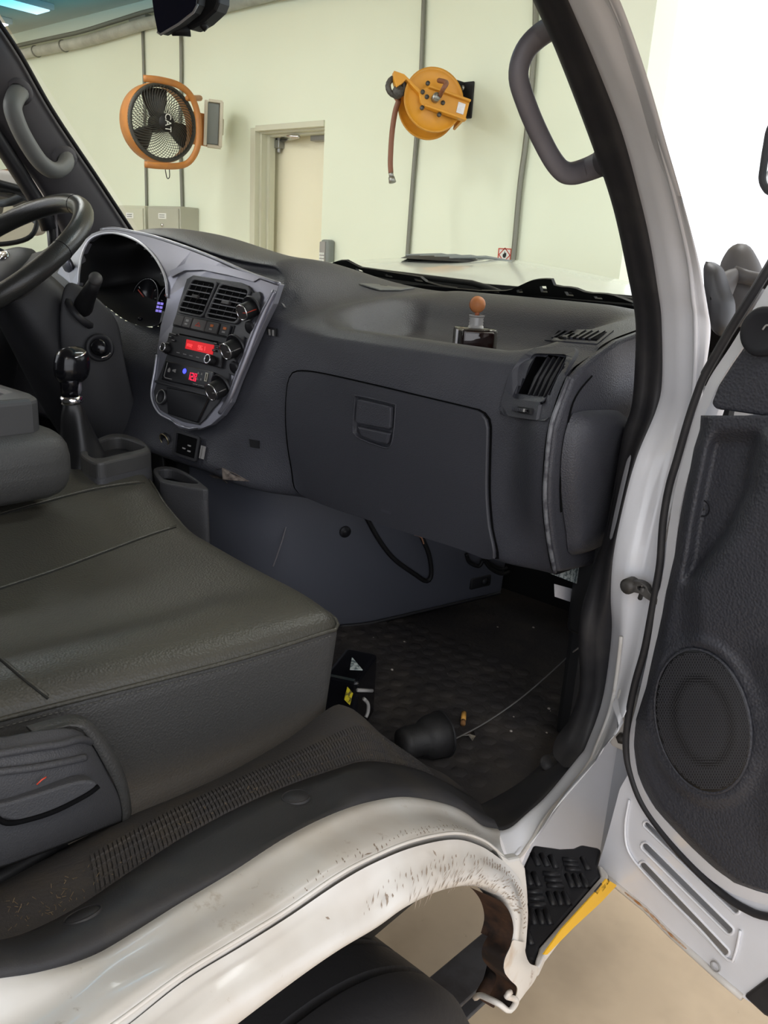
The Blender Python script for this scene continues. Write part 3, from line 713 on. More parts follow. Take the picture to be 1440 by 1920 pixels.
# dead grass caught along the trim
STRAW = mat('straw', (0.17, 0.12, 0.065), 0.85)
st = []
for k in range(110):
    i = int((1 - rnd.random()**.6*.85) * 70) if rnd.random() < .55 else rnd.randrange(4, 14)
    p = t0[i + NX] + V((-.004 + rnd.uniform(-.03 if i < 14 else -.010, .004), rnd.uniform(-.01, .01), .003 + rnd.random()*.004)); a = rnd.uniform(0, 6.28); L = rnd.uniform(.001, .0035)
    st.append(tube([p, p + V((L*math.cos(a), L*math.sin(a), rnd.uniform(-.001, .003)))], .00025, 3))
single('straw_debris', join(*st), STRAW, 'dry straw and dirt caught along the carpet edge of the sill', 'debris', smooth=False)['kind'] = 'stuff'

# ---------------------------------------------------------------- front part of the door opening: jamb and A-pillar
G0 = [(931, 1553), (958, 1545), (989, 1519), (1028, 1484), (1082, 1418), (1100, 1393), (1129, 1311), (1145, 1192), (1142, 1120), (1147, 1041), (1169, 932), (1191, 852), (1227, 768), (1238, 713), (1237, 604), (1230, 545), (1214, 447), (1191, 350), (1160, 241), (1113, 117), (1063, 0), (1020, -100), (990, -180)]
G1 = [(952, 1615), (973, 1606), (997, 1576), (1028, 1527), (1098, 1440), (1118, 1400), (1147, 1320), (1163, 1210), (1170, 1120), (1182, 1041), (1205, 950), (1235, 860), (1262, 780), (1272, 713), (1272, 604), (1266, 545), (1250, 447), (1228, 350), (1200, 241), (1150, 117), (1100, 0), (1055, -100), (1025, -180)]
G2 = [(956, 1622), (976, 1612), (1001, 1582), (1032, 1533), (1103, 1446), (1124, 1406), (1160, 1330), (1188, 1220), (1207, 1120), (1222, 1050), (1243, 960), (1272, 860), (1295, 780), (1303, 695), (1304, 600), (1300, 560), (1292, 486), (1269, 381), (1242, 280), (1203, 136), (1148, 0), (1100, -100), (1070, -180)]
G3 = [(958, 1626), (978, 1616), (1004, 1586), (1036, 1538), (1108, 1452), (1130, 1412), (1180, 1350), (1212, 1230), (1235, 1130), (1245, 1060), (1266, 970), (1295, 870), (1322, 770), (1335, 690), (1345, 630), (1340, 585), (1323, 498), (1292, 381), (1261, 272), (1222, 136), (1176, 0), (1128, -100), (1098, -180)]
def gi(px, x): return smooth_idx([PX(u, v, x) for u, v in px], 6)
g0 = gi(G0, .778); g1 = gi(G1, .806); g2 = gi(G2, .828); g3 = gi(G3, .852)
def up_ext(c):
    e = [V((-.012, -.13, .085)), V((-.025, -.32, .175)), V((-.035, -.60, .245)), V((-.04, -1.0, .275))]
    return c + smooth_idx([c[-1]] + [c[-1] + q_ for q_ in e], 5)[1:]
g0, g1, g2, g3 = up_ext(g0), up_ext(g1), up_ext(g2), up_ext(g3)
low6 = 33
for k in range(low6): 
    w_ = 1 - k/low6
    g2[k] = g1[k] + (g2[k] - g1[k])*(1 - w_) + V((-.004, .025, -.004))*w_
    g3[k] = g1[k] + (g3[k] - g1[k])*(1 - w_) + V((-.012, .050, -.006))*w_
g4 = [p + V((-.04 if k > low6 else -.01, .05, 0)) for k, p in enumerate(g3)]
g12 = [a.lerp(b, .55) + V((0, .006, 0)) for a, b in zip(g1, g2)]
gback = [p + V((-.004, .004, -.014)).lerp(V((-.02, .03, 0)), sm(24, 48, k)) for k, p in enumerate(g0)]
mesh('door_jamb', loft([gback, g0, [a.lerp(b, .5) + V((0, .004, 0)) for a, b in zip(g0, g1)], g1, g12, g2, g3, g4]), PAINT, cab, sub=1)
mesh('gutter_seam', tube(g2[72:], .003, 6), PAINT, cab)
mesh('jamb_flange', tube(g1[:44], .0028, 6), PAINTD, cab)
mesh('cowl_side', loft([[p + V((-.03, .04, 0)) for p in g0[40:74]], [p + V((-.03, .26, -.0)) for p in g0[40:74]]]), DARK, cab)
# recessed white panel behind the jamb flange, above the step
mesh('hinge_panel', prism([PY(u, v, .07) for u, v in ((960, 1660), (985, 1600), (1030, 1530), (1090, 1440), (1130, 1380), (1170, 1260), (1270, 1250), (1270, 1660))], (0, .012, 0)), PAINT, cab, smooth=False, bevel=.004)

# rubber seal: two lips running round the opening
S_in = [(872, 1500), (905, 1515), (945, 1490), (1000, 1440), (1041, 1394), (1065, 1356), (1084, 1287), (1081, 1200), (1086, 1150), (1100, 1101), (1112, 1058), (1129, 1015), (1149, 915), (1166, 812), (1182, 760), (1189, 640), (1187, 586), (1172, 506), (1144, 381), (1098, 249), (1036, 89), (995, 0), (945, -110), (915, -180)]
S_mid = [(890, 1512), (925, 1530), (958, 1518), (1012, 1468), (1062, 1410), (1085, 1365), (1107, 1290), (1110, 1200), (1116, 1150), (1124, 1101), (1132, 1058), (1146, 1000), (1165, 915), (1186, 830), (1207, 768), (1217, 690), (1215, 600), (1199, 506), (1170, 381), (1128, 249), (1075, 110), (1032, 0), (985, -100), (955, -180)]
s0 = up_ext(cx_curve(S_in, .735, .735, 110)); s1 = up_ext(cx_curve(S_mid, .758, .758, 110)); g0d = resample(g0, 900)
g0r = [min(g0d, key=lambda q_: (V(proj(q_) + (0,)) - V(proj(p) + (0,))).length) for p in s1[:110]] + g0[-20:]
mesh('door_seal', loft([[p + V((-.01, .03, 0)) for p in s0][18:], s0[18:], [a.lerp(b, .5) + V((.004, -.012, 0)) for a, b in zip(s0, s1)][18:], s1[18:], [a.lerp(b, .35) + V((.004, -.008, 0)) for a, b in zip(s1, g0r)][18:], [p + V((.002, -.001, 0)) for p in g0r][18:], [p + V((.002, .015, 0)) for p in g0r][18:]]), RUBBER, cab, sub=1)
# front end of the sill trim sweeping up to the seal
K0 = [(860, 1478), (888, 1500), (920, 1492), (989, 1449), (1040, 1399), (1062, 1380), (1070, 1370)]
K1 = [(880, 1500), (905, 1530), (940, 1532), (1000, 1478), (1058, 1425), (1080, 1395), (1088, 1378)]
K2 = [(903, 1547), (931, 1553), (958, 1545), (1000, 1510), (1050, 1460), (1090, 1405), (1100, 1385)]
k0 = cx_curve(K0, .69, .69, 50); k1 = cx_curve(K1, .742, .742, 50); k2 = cx_curve(K2, .777, .777, 50)
mesh('sill_trim_front', loft([[p + V((-.01, 0, -.03)) for p in k0], k0, [a.lerp(b, .6) + V((.0, -.004, .004)) for a, b in zip(k0, k1)], k1, k2, [p + V((0, .004, -.006)) for p in k2]]), SILL, cab, sub=1)
q = PX(1027, 1430, .722); mesh('trim_cap', lathe([(0, .004), (.011, .0035), (.0125, .001), (.0125, -.004)], q + V((.004, -.006, .004)), (.35, -.6, .7), 20), SILL, cab)

# ---------------------------------------------------------------- floor, seat box, kick panels, firewall
FZ = .72
mesh('cab_floor', bmm((-.72, -.32, FZ - .03), (.70, .62, FZ)), FLOORM, cab, smooth=False)
rb = []
for i in range(16):
    for j in range(14):
        x, y = .16 + i*.034 + (.017 if j % 2 else 0), -.16 + j*.034
        if x > .665: continue
        rb.append(lathe([(.0, .0016), (.012, .0014), (.0145, 0)], (x, y, FZ), (0, 0, 1), 6))
mesh('floor_mat_studs', join(*rb), FLOORM, cab, kind='stuff')
mesh('seat_box', bmm((-.72, -1.25, .5), (.60, -.31, .865)), BLACK, cab, smooth=False, bevel=.02)
mesh('kick_panel', bmm((.665, .14, FZ), (.70, .62, 1.10)), BLACK, cab, smooth=False, bevel=.01)
mesh('firewall', bmm((-.72, .60, FZ), (.70, .63, 1.40)), BLACK, cab, smooth=False)
# wide moulded lower panel below the glovebox, turning from the tunnel towards the firewall
A_, B_ = PZ(690, 1165, .725), PZ(935, 1108, .76)
dirp = (B_ - A_).normalized(); nrm = V((dirp.y, -dirp.x, 0)).normalized()
def LP(u, v): return PN(u, v, A_, nrm)
pathp = smooth([V((-.12, .0, 0)), V((-.02, .015, 0)), V((.06, .045, 0)), V((A_.x - .05, A_.y - .085, 0)), V((A_.x, A_.y, 0)), V((A_.x, A_.y, 0)).lerp(V((B_.x, B_.y, 0)), .5), V((B_.x, B_.y, 0)), V((B_.x, B_.y, 0)) + dirp*.004], 40)
cols = []
for k_, bp_ in enumerate(pathp):
    t_ = max(0, min(1.1, (bp_ - V((A_.x, A_.y, 0))).dot(dirp)/(B_ - A_).length))
    zb = lerp(A_.z, B_.z, t_) - .004
    cols.append([V((bp_.x, bp_.y, lerp(zb, 1.12, k/10))) + nrm*(.008*math.sin(k/10*3.1)) for k in range(11)])
mesh('lower_panel', loft(cols), LOWPAN, cab, solid=.004, sub=1)
q = LP(898, 1089); q = q + nrm*.004; mesh('panel_plug', rbox((0, 0, 0), (.052, .028, .012), .0055, 2, fn=lambda p: q + dirp*p.x*1.0 + V((0, 0, 1))*p.y + nrm*p.z), DARK, cab)
mesh('plug_screw', lathe([(0, .004), (.006, .003), (.008, 0)], q + nrm*.0065 + dirp*.010, nrm, 14), DARK, cab)
q = LP(644, 994); mesh('panel_clip', lathe([(0, .003), (.006, .003), (.007, .001), (.011, .002), (.012, 0)], q + nrm*.011, nrm, 18), DARK, cab)
mesh('lower_panel_bottom_edge', tube([c_[0] + nrm*.002 for c_ in cols[18:]], .004, 6), DARK, cab)
# tunnel side in the dark below the stack
mesh('tunnel', rbox((-.24, .26, .86), (.28, .52, .36), .03, 4), BLACK, cab)

# ---------------------------------------------------------------- roof, rear and far side so the cab is closed
mesh('roof', rbox((0, -.72, 2.02), (1.66, 1.30, .10), .05, 4), PAINT, cab)
mesh('headliner', bmm((-.74, -1.3, 1.945), (.74, -.14, 1.965)), mat('headliner_cloth', (.32, .31, .30), .9), cab, smooth=False)
mesh('rear_wall', bmm((-.80, -1.36, .5), (.80, -1.30, 1.98)), TRIM, cab, smooth=False)
mesh('under_floor', bmm((-.80, -.35, .60), (.66, .62, .69)), BLACK, cab, smooth=False)
mesh('front_panel', loft([[V((x, .85 - .25*abs(x)**3, z)) for x in [(-.84 + 1.68*i/24) for i in range(25)]] for z in (.5, .9, 1.2, 1.36)]), PAINT, cab, solid=.01)

# driver's side pillar trim
LW = [(-10, 30), (40, 105), (100, 210), (180, 330), (238, 418), (262, 455)]
LO = [(-90, 90), (-40, 170), (30, 275), (80, 345), (112, 400), (135, 460)]
lw = cx_curve(LW, -.69, -.69, 40); lo_ = cx_curve(LO, -.73, -.73, 40)
lw = [lw[0] + V((0, -.05*k, .035*k)) for k in (4, 3, 2, 1)] + lw; lo_ = [lo_[0] + V((0, -.05*k, .035*k)) for k in (4, 3, 2, 1)] + lo_
mesh('pillar_trim', loft([[p + V((-.03, .014, 0)) for p in lw], lw, [a.lerp(b, .5) + V((.012, -.008, 0)) for a, b in zip(lw, lo_)], lo_, [p + V((-.03, .0, 0)) for p in lo_]]), TRIM, cab, sub=1, label='dark grey trim on the pillar left of the windscreen')
mesh('glass_seal', tube(lw, .005, 8), BLACK, cab)
# near-side pillar between the windscreen edge and the door opening: dark trim inside, white skin outside
def wsy(x, z): return .455 - .10*(abs(x)/.70)**2.2 - (z - 1.37)*.77
def wsx(z): return .715 - .30*max(0, z - 1.53)
def at_z(curve, z): return interp(z, sorted([(p.z, p.y) for p in curve if p.y < .12 and p.z > 1.30]))
zz_ = [1.36 + .55*k/24 for k in range(25)]
e_in = [V((wsx(z) - .006, wsy(wsx(z), z) - .008, z)) for z in zz_]
mesh('pillar_trim', loft([e_in, [V((.742, at_z(s0, z) + .035, z)) for z in zz_], [V((.748, at_z(s0, z) + .02, z)) for z in zz_]]), TRIM, cab)
mesh('pillar_skin', loft([[p + V((.008, .012, 0)) for p in e_in], [V((.81, at_z(g3, z) + .055, z)) for z in zz_]]), PAINT, cab)

# ---------------------------------------------------------------- step well with diamond tread mat
SZ = .655
step_px = [(1000, 1583), (1050, 1590), (1075, 1589), (1090, 1582), (1120, 1588), (1128, 1592), (1121, 1622), (1127, 1642), (1012, 1775), (1005, 1800), (990, 1800), (984, 1780), (990, 1720), (985, 1680), (976, 1650), (983, 1620)]
sp = [PZ(u, v, SZ) for u, v in step_px]
mesh('step_mat', prism(sp, (0, 0, -.012)), PLATE, cab, smooth=False, bevel=.004)
# pairs of raised bars, alternating direction
bz = SZ + .0
def bar_on(u0, v0, u1, v1):
    a, b = PZ(u0, v0, bz), PZ(u1, v1, bz); return tube([a, b], .0045, 6, flat=.8)
o6 = 6.0
sets = [(225, 235, 250, 0), (0, 0, 0, 0)]
barsl = []
for (x0, y0) in ((230, 240), (330, 250), (430, 270), (790, 290)): barsl.append((x0, y0, x0 + 70, y0 + 140))
for (x0, y0) in ((150, 450), (240, 460), (620, 480), (700, 480), (785, 480)): barsl.append((x0, y0, x0 + 65, y0 + 150))
for (x0, y0) in ((410, 680), (500, 680), (585, 680)): barsl.append((x0, y0, x0 + 60, y0 + 150))
for (x0, y0) in ((200, 880), (290, 880), (375, 880)): barsl.append((x0, y0, x0 + 60, y0 + 165))
for (x0, y0) in ((170, 1120),): barsl.append((x0, y0, x0 + 50, y0 + 150))
for (x0, y0) in ((570, 310), (580, 360), (600, 415)): barsl.append((x0, y0, x0 + 170, y0 + 15))
for (x0, y0) in ((350, 470), (370, 535), (390, 600)): barsl.append((x0, y0, x0 + 190, y0 + 18))
for (x0, y0) in ((150, 670), (170, 745), (190, 820)): barsl.append((x0, y0, x0 + 190, y0 + 10))
for x0, y0, x1, y1 in barsl:
    mesh('tread_bar', bar_on(960 + x0/o6, 1560 + y0/o6, 960 + x1/o6, 1560 + y1/o6), PLATE, cab)
mesh('step_edge', prism([PZ(u, v, SZ + .003) for u, v in ((1122, 1622), (1129, 1624), (1140, 1638), (1140, 1645), (1116, 1676), (1056, 1744), (1024, 1786), (1012, 1812), (1003, 1812), (1004, 1800), (1012, 1776), (1127, 1643))], (0, 0, -.016)), PAINTD, cab, smooth=False, bevel=.002)
mesh('step_side', prism([PX(u, v, .868) for u, v in ((1019, 1790), (1053, 1743), (1115, 1675), (1137, 1648), (1157, 1660), (1127, 1692), (1077, 1738), (1026, 1790))], (-.0015, 0, 0)), YELLOW, cab, smooth=False, label='yellow strip below the step edge')
for a in (((1115, 1672), (1128, 1656), (1131, 1660), (1120, 1677)), ((1125, 1666), (1135, 1656), (1136, 1664), (1130, 1672)), ((1136, 1655), (1141, 1648), (1143, 1653), (1138, 1660))):
    mesh('strip_print', prism([PX(u, v, .868) for u, v in a], (-.001, 0, 0)), DARK, cab, smooth=False)
mesh('step_well_wall', prism([PX(u, v, .66) for u, v in ((930, 1480), (1060, 1400), (1180, 1400), (1180, 1640), (930, 1640))], (-.01, 0, 0)), PAINT, cab, smooth=False)

# ---------------------------------------------------------------- front wheel and chassis
WC = V((.70, -.52, .345)); WR = .345
wh = thing('front_wheel', 'black rubber front tyre under the white wheel arch', 'wheel', (WC.x, WC.y, 0))
prof = [(.20, -.085), (.27, -.10), (.315, -.098), (WR - .012, -.085), (WR, -.06), (WR, -.035), (WR - .010, -.032), (WR - .010, -.026), (WR, -.023), (WR, .023), (WR - .010, .026), (WR - .010, .032), (WR, .035), (WR, .06), (WR - .012, .085), (.315, .098), (.27, .10), (.20, .085), (.20, -.085)]
mesh('tyre', lathe(prof, WC, (1, 0, 0), 72), TYRE, wh, auto=.7)
mesh('rim', lathe([(.20, -.08), (.18, -.06), (.18, .04), (.12, .05), (.07, .03), (.0, .03)], WC, (1, 0, 0), 36), STEEL, wh)
for i in range(5):
    a = 2*math.pi*i/5; mesh('wheel_nut', cyl(WC + V((.03, .09*math.cos(a), .09*math.sin(a))), WC + V((.055, .09*math.cos(a), .09*math.sin(a))), .012, n=6), STEEL, wh)
rail = [PX(u, v, .42) for u, v in ((830, 1850), (925, 1768))]
r0 = PX(815, 1858, .46); r1 = PX(925, 1765, .46); dd = (r1 - r0).normalized()
RAILM = mat('chassis_steel', (.06, .058, .06), .4, metal=.3, var=((.035, .03, .03), 20, .4, .7))
zr = max(.12, r0.z)
chs = thing('chassis_beam', 'dark steel chassis beam seen through the wheel arch', 'beam', (.44, .2, .05))
pa, pb = PZ(800, 1880, .16), PZ(925, 1772, .16)
dv = (pb - pa); pa = pa - dv*.8; pb = pb + dv*1.2
nv = V((dv.y, -dv.x, 0)).normalized()
for nm, h0_, h1_, wd in (('web', .0, .05, .0), ('flange', .05, .058, .03), ('lower_flange', 0, .008, .03)):
    q4 = [pa - nv*wd, pb - nv*wd, pb + nv*(wd + .02), pa + nv*(wd + .02)]
    mesh(nm, prism([V((p.x, p.y, p.z - .05 + h0_)) for p in q4], (0, 0, h1_ - h0_)), RAILM, chs, smooth=False, bevel=.003)

# ================================================================== windscreen, wipers
wsr = thing('windscreen', 'large clear windscreen with a blue shade band along its top', 'windscreen', (0, .43, 1.37))
rows = [[V((x, wsy(x, z), z)) for x in [(-.70 + (wsx(z) + .70)*i/30) for i in range(31)]] for z in [1.375 + .60*k/12 for k in range(13)]]
mesh('glass_pane', loft(rows), WGLASS, wsr)
fritz = [[V((x, wsy(x, z) - .002, z)) for x in [(-.70 + 1.42*i/30) for i in range(31)]] for z in (1.365, 1.375, 1.385, 1.392)]
mesh('black_border', loft(fritz), BLACK, wsr)
# cowl strip outside under the glass
cl = thing('cowl_panel', 'black plastic cowl strip below the windscreen', 'cowl', (0, .5, 1.33))
mesh('cowl_strip', loft([[V((x, wsy(x, 1.37) + dy, z)) for x in [(-.78 + 1.56*i/30) for i in range(31)]] for dy, z in ((-.004, 1.385), (.012, 1.392), (.05, 1.385), (.10, 1.36), (.14, 1.32))]), BLACK, cl)
for k in range(22): mesh('vent_slot', bmm((.02 + k*.03 - .34, wsy(.0, 1.37) + .055, 1.3815), (.02 + k*.03 - .325, wsy(0, 1.37) + .085, 1.3835)), VOID, cl, smooth=False)

def wiper(label, A, Bx, arm_px):
    """A..Bx: blade ends in the picture on the outside of the glass"""
    def on(u, v, h=.014):
        y = .45
        for i in range(20): p = PY(u, v, y); y = .5*y + .5*(wsy(p.x, p.z) + h)
        return PY(u, v, y)
    a, b = on(*A), on(*Bx)
    t = thing('windscreen_wiper', label, 'wiper', (a + b)/2, 'wipers parked on the cowl')
    mesh('rubber_blade', prism([a, b, b + V((0, .002, .006)), a + V((0, .002, .006))], (0, .006, 0)), BLACK, t, smooth=False)
    pts = [on(u, v, .02) for u, v in arm_px]
    top = [pts[0]] + pts[1:]
    bt = [a.lerp(b, k/(len(top)-1)) + V((0, .008, .006)) for k in range(len(top))]
    # bridge frame with openings: outline plate pierced by small windows
    n = 24; tp = smooth(top, n); bb = resample(bt, n)
    hol = []
    for k in range(2, n - 3, 2):
        if (tp[k] - bb[k]).length > .008 and k % 4:
            h_ = [bb[k].lerp(tp[k], .25), bb[k+1].lerp(tp[k+1], .25), bb[k+1].lerp(tp[k+1], .6), bb[k].lerp(tp[k], .6)]
            hol.append(h_)
    mesh('bridge', plate(bb + tp[::-1], hol, (0, .008, .002)), BLACK, t, smooth=False)
    mesh('wiper_arm', tube(resample([bb[n//2] + V((0, .012, .01)), bb[n//2] + V((.25, .05, .0)), bb[n//2] + V((.34, .09, -.03))], 10), .006, 8), BLACK, t)
wiper('black wiper blade on the left half of the windscreen base', (545, 501), (850, 546), [(545, 499), (590, 499), (615, 497), (632, 489), (655, 489), (668, 500), (700, 505), (740, 512), (790, 520), (800, 529), (845, 541)])
wiper('black wiper blade at the right end of the windscreen base', (900, 553), (1185, 576), [(900, 545), (950, 545), (975, 535), (1000, 525), (1035, 524), (1040, 536), (1075, 540), (1100, 549), (1130, 551), (1150, 554), (1182, 566)])

# ================================================================== dashboard
dash = thing('dashboard', 'dark grey truck dashboard with silver centre bezel and glovebox', 'dashboard', (0, .2, 1.0))
corner_px = [(1215, 612), (1187, 621), (1144, 637), (1106, 663), (1078, 686), (1060, 706), (1043, 749), (1026, 801), (1017, 887), (1016, 944), (1023, 1010), (1035, 1070)]
KX = .69
corner = [PX(u, v, KX) for u, v in corner_px]
cz = sorted([(p.z, p.y) for p in corner])
def y_corner(z): return interp(z, cz)
base_pts = [(0.99, .03), (1.045, .003), (1.07, .0), (1.15, -.001), (1.20, -.001), (1.26, .0), (1.31, .014), (1.335, .032), (1.348, .055)]
def ystack(z): return .02 - (1.38 - z)*.30 if z < 1.38 else .02 + (z - 1.38)*.55
def yface(x, z):
    yp = interp(z, base_pts)
    yr = y_corner(z)
    yp = lerp(yp, yr, sm(.61, .688, x))
    ys = min(ystack(z) + .012, .05)
    return lerp(ys, yp, sm(.06, .22, x))
zt = 1.345
def section(x):
    top_c = 1.0 - sm(.03, .17, x)                      # driver side / centre pad is higher
    tray = sm(.175, .25, x) * (1 - sm(.555, .64, x))      # open tray only on the passenger side
    hood = .045*math.exp(-((x + .36)/.22)**2)
    base = [(.44, 1.375), (.40, 1.386), (.34, 1.384), (.29, 1.380), (.24, 1.375), (.20, 1.371), (.15, 1.3645), (.11, 1.3585), (.075, 1.350)]
    tr = [(.44, 1.375), (.40, 1.388), (.34, 1.390), (.285, 1.372), (.25, 1.335), (.215, 1.312), (.13, 1.300), (.095, 1.312), (.080, 1.325)]
    ce = [(.44, 1.375), (.40, 1.392), (.34, 1.405), (.29, 1.415), (.24, 1.424), (.19, 1.430), (.14, 1.432), (.10, 1.428), (.075, 1.418)]
    o = []
    for b, t_, c_ in zip(base, tr, ce):
        y = lerp(lerp(b[0], t_[0], tray), c_[0], top_c); z = lerp(lerp(b[1], t_[1], tray), c_[1], top_c) + hood*top_c*sm(.44, .25, b[0])
        if x > .60:
            pass
        o.append((y - .10*max(0, (abs(x) - .35)/.35)**2 * sm(.25, .44, b[0]), z))
    ztop = lerp(lerp(1.341, 1.330, tray), 1.405 + hood, top_c)
    zl = [ztop, lerp(ztop, 1.31, .5), 1.31, 1.28, 1.245, 1.20, 1.15, 1.10, lerp(1.045, 1.06, top_c)]
    for k, z in enumerate(zl):
        y = yface(x, z) + (.012 if k == 0 and top_c < .5 else 0) + (.03*top_c if k == 0 else 0)
        o.append((y, z))
    zb = zl[-1]
    o += [(yface(x, zb) + .03, zb - .012), (yface(x, zb) + .12, zb - .01), (.30, zb + .03)]
    return o
xsn = [-.74 + .02*k for k in range(38)] + [.02 + .0075*k for k in range(1, 72)] + [.555 + .004*k for k in range(1, 34)] + [.69]
secs = [smooth_idx([V((x, y, z)) for y, z in section(x)], 6) for x in xsn]
dvf = loft(secs)
SKIN_D = Skin(dvf)
vent_px = [(1003, 667), (1068, 669), (1020, 758), (962, 748)]
clus_px = [(150, 540), (150, 505), (156, 478), (167, 455), (185, 443), (213, 440), (249, 451), (276, 471), (295, 496), (308, 526), (310, 557), (306, 580), (297, 604), (270, 609), (235, 597), (200, 573), (170, 556)]
ccx = sum(p[0] for p in clus_px)/len(clus_px); ccy = sum(p[1] for p in clus_px)/len(clus_px)
clus_px = [(ccx + (a - ccx)*1.05, ccy + (b - ccy)*1.05) for a, b in clus_px]
def cut_out(vf, polys):
    v, f = vf; keep = []
    for q in f:
        c_ = sum((v[i] for i in q), V())/len(q); u_, v_ = proj(c_)
        if not any(inside(u_, v_, pl) for pl in polys) or c_.y > .2: keep.append(q)
    return v, keep
mesh('dash_pad', cut_out(dvf, [vent_px, clus_px]), DASH, dash)
# right end cap, facing the open door
ec = [p.copy() for p in corner]
capf = [V((KX, .34, 1.36))] + ec + [PX(1066, 1064, KX), PX(1112, 1053, KX), V((KX, .34, 1.10))]
cap_in = [V((.7, p.y, p.z)) for p in capf]
mesh('dash_end_panel', prism(capf, (.012, 0, 0)), DASH, dash, smooth=False, bevel=.006, seg=3)
bx = [(1074, 775), (1085, 772), (1110, 769), (1158, 770), (1166, 785), (1160, 850), (1145, 930), (1130, 1015), (1072, 1040), (1062, 1000), (1053, 930), (1052, 870), (1060, 810)]
bxp = [PX(u, v, .704) for u, v in bx]
ctr = sum(bxp, V()) / len(bxp)
rings = [bxp, [p + (ctr - p)*.04 + V((.008, 0, 0)) for p in bxp], [p + (ctr - p)*.10 + V((.016, 0, 0)) for p in bxp], [p + (ctr - p)*.30 + V((.022, 0, 0)) for p in bxp], [p + (ctr - p)*.98 + V((.023, 0, 0)) for p in bxp]]
rings = [smooth(r_, 44, True) for r_ in rings]
mesh('end_panel_cover', loft(rings, True), DASH, dash)
mesh('end_panel_seam', tube(smooth([PX(u, v, .7035) for u, v in ((1110, 705), (1085, 735), (1070, 770), (1058, 840), (1051, 900), (1052, 960))], 24), .0012, 5), VOID, dash)
# worn shiny edge at the dash corner
mesh('worn_edge', tube(smooth([p + V((.006, -.002, 0)) for p in corner[5:]], 40), .0032, 6), mat('worn_edge_plastic', (.16, .165, .18), .5, var=((.05, .05, .06), 60, .45, .6)), dash)
# small side defrost vent on the top right
def ytop(u, v): return PZ(u, v, 1.379)
dvc = [(1048, 621), (1138, 625), (1119, 641), (1035, 635)]
def DV(s, t_, h):
    a = [lerp(dvc[0][i], dvc[1][i], s) for i in (0, 1)]; b = [lerp(dvc[3][i], dvc[2][i], s) for i in (0, 1)]
    return SKIN_D(lerp(a[0], b[0], t_), lerp(a[1], b[1], t_), h)
def dv_patch(s0, t0_, s1, t1_, h0, h1, skew=0.0, n=8):
    top = [[DV(lerp(s0, s1, i/n) + skew*(.5 - j/4), lerp(t0_, t1_, j/4), h1) for i in range(n + 1)] for j in range(5)]
    bot = [[DV(lerp(s0, s1, i/n) + skew*(.5 - j/4), lerp(t0_, t1_, j/4), h0) for i in range(n + 1)] for j in (0, 4)]
    return loft([bot[0]] + top + [bot[1]])
dv = mesh('defrost_vent', dv_patch(-.12, -.28, 1.08, 1.30, -.003, .0015), DASH2, dash, smooth=True, auto=.6)
mesh('vent_well', dv_patch(0, 0, 1, 1, .0005, .0022), VOID, dv)
for k in range(7):
    s = .05 + k*.135; mesh('slat', dv_patch(s, .0, s + .055, 1.0, .0015, .0042, .10, 1), DASH, dv, smooth=False)
# right side vent (tall) on the passenger corner
def face(u, v, h=0):
    return SKIN_D(u, v, h)
svo = [(993, 662), (1005, 657), (1060, 655), (1080, 662), (1062, 700), (1045, 760), (1030, 785), (1018, 790), (945, 778), (941, 765), (955, 710), (975, 678)]
vq = Quad(face(1001, 664), face(1070, 666), face(1021, 761), face(959, 752))
sv = mesh('side_vent', plate(smooth([face(u, v, .004) for u, v in svo], 48, True), [[vq(s, t_, .006) for s, t_ in rrect(0.02, .02, .98, .97, .12, .10)]], (0, .012, -.002)), DASH2, dash, smooth=False, bevel=.0015)
mesh('vent_well', loft([[vq(s, t_, .005) for s, t_ in rrect(0, 0, 1, 1, .12, .1)], [vq(s, t_, -.035) + V((.0, .02, 0)) for s, t_ in rrect(.03, .03, .97, .97, .12, .1)], [vq(.5 + (s-.5)*.01, .5 + (t_-.5)*.01, -.035) + V((0, .02, 0)) for s, t_ in rrect(.03, .03, .97, .97, .12, .1)]], True), VOID, sv)
for k in range(4):
    s = .42 + .15*k
    mesh('slat', prism([vq(s - .0, .05, .002), vq(s - .05, .5, .004), vq(s - .02, .84, .002), vq(s + .03, .84, -.02), vq(s + .02, .5, -.02), vq(s + .06, .05, -.02)], (.0016, 0, 0)), DARK, sv, smooth=False)
mesh('vent_flap', vq.block(.02, .82, .97, .985, -.010, -.001), DASH2, sv, smooth=False, bevel=.002)
q = Quad(face(968, 762, .006), face(1005, 768, .006), face(1003, 779, .006), face(966, 774, .006))
mesh('thumbwheel_slot', q.block(0, 0, 1, 1, -.003, .0015), BLACK, sv, smooth=False)
mesh('thumbwheel', loft([[q(.12 + .76*s, .10, -.002), q(.12 + .76*s, .3, .005), q(.12 + .76*s, .7, .005), q(.12 + .76*s, .9, -.002)] for s in (0, 1)]), DARK, sv, smooth=False, solid=.001)
for k in range(7): mesh('thumbwheel_rib', q.block(.16 + k*.105, .25, .20 + k*.105, .75, .004, .0068), PRINT if k == 6 else DASH2, sv, smooth=False)

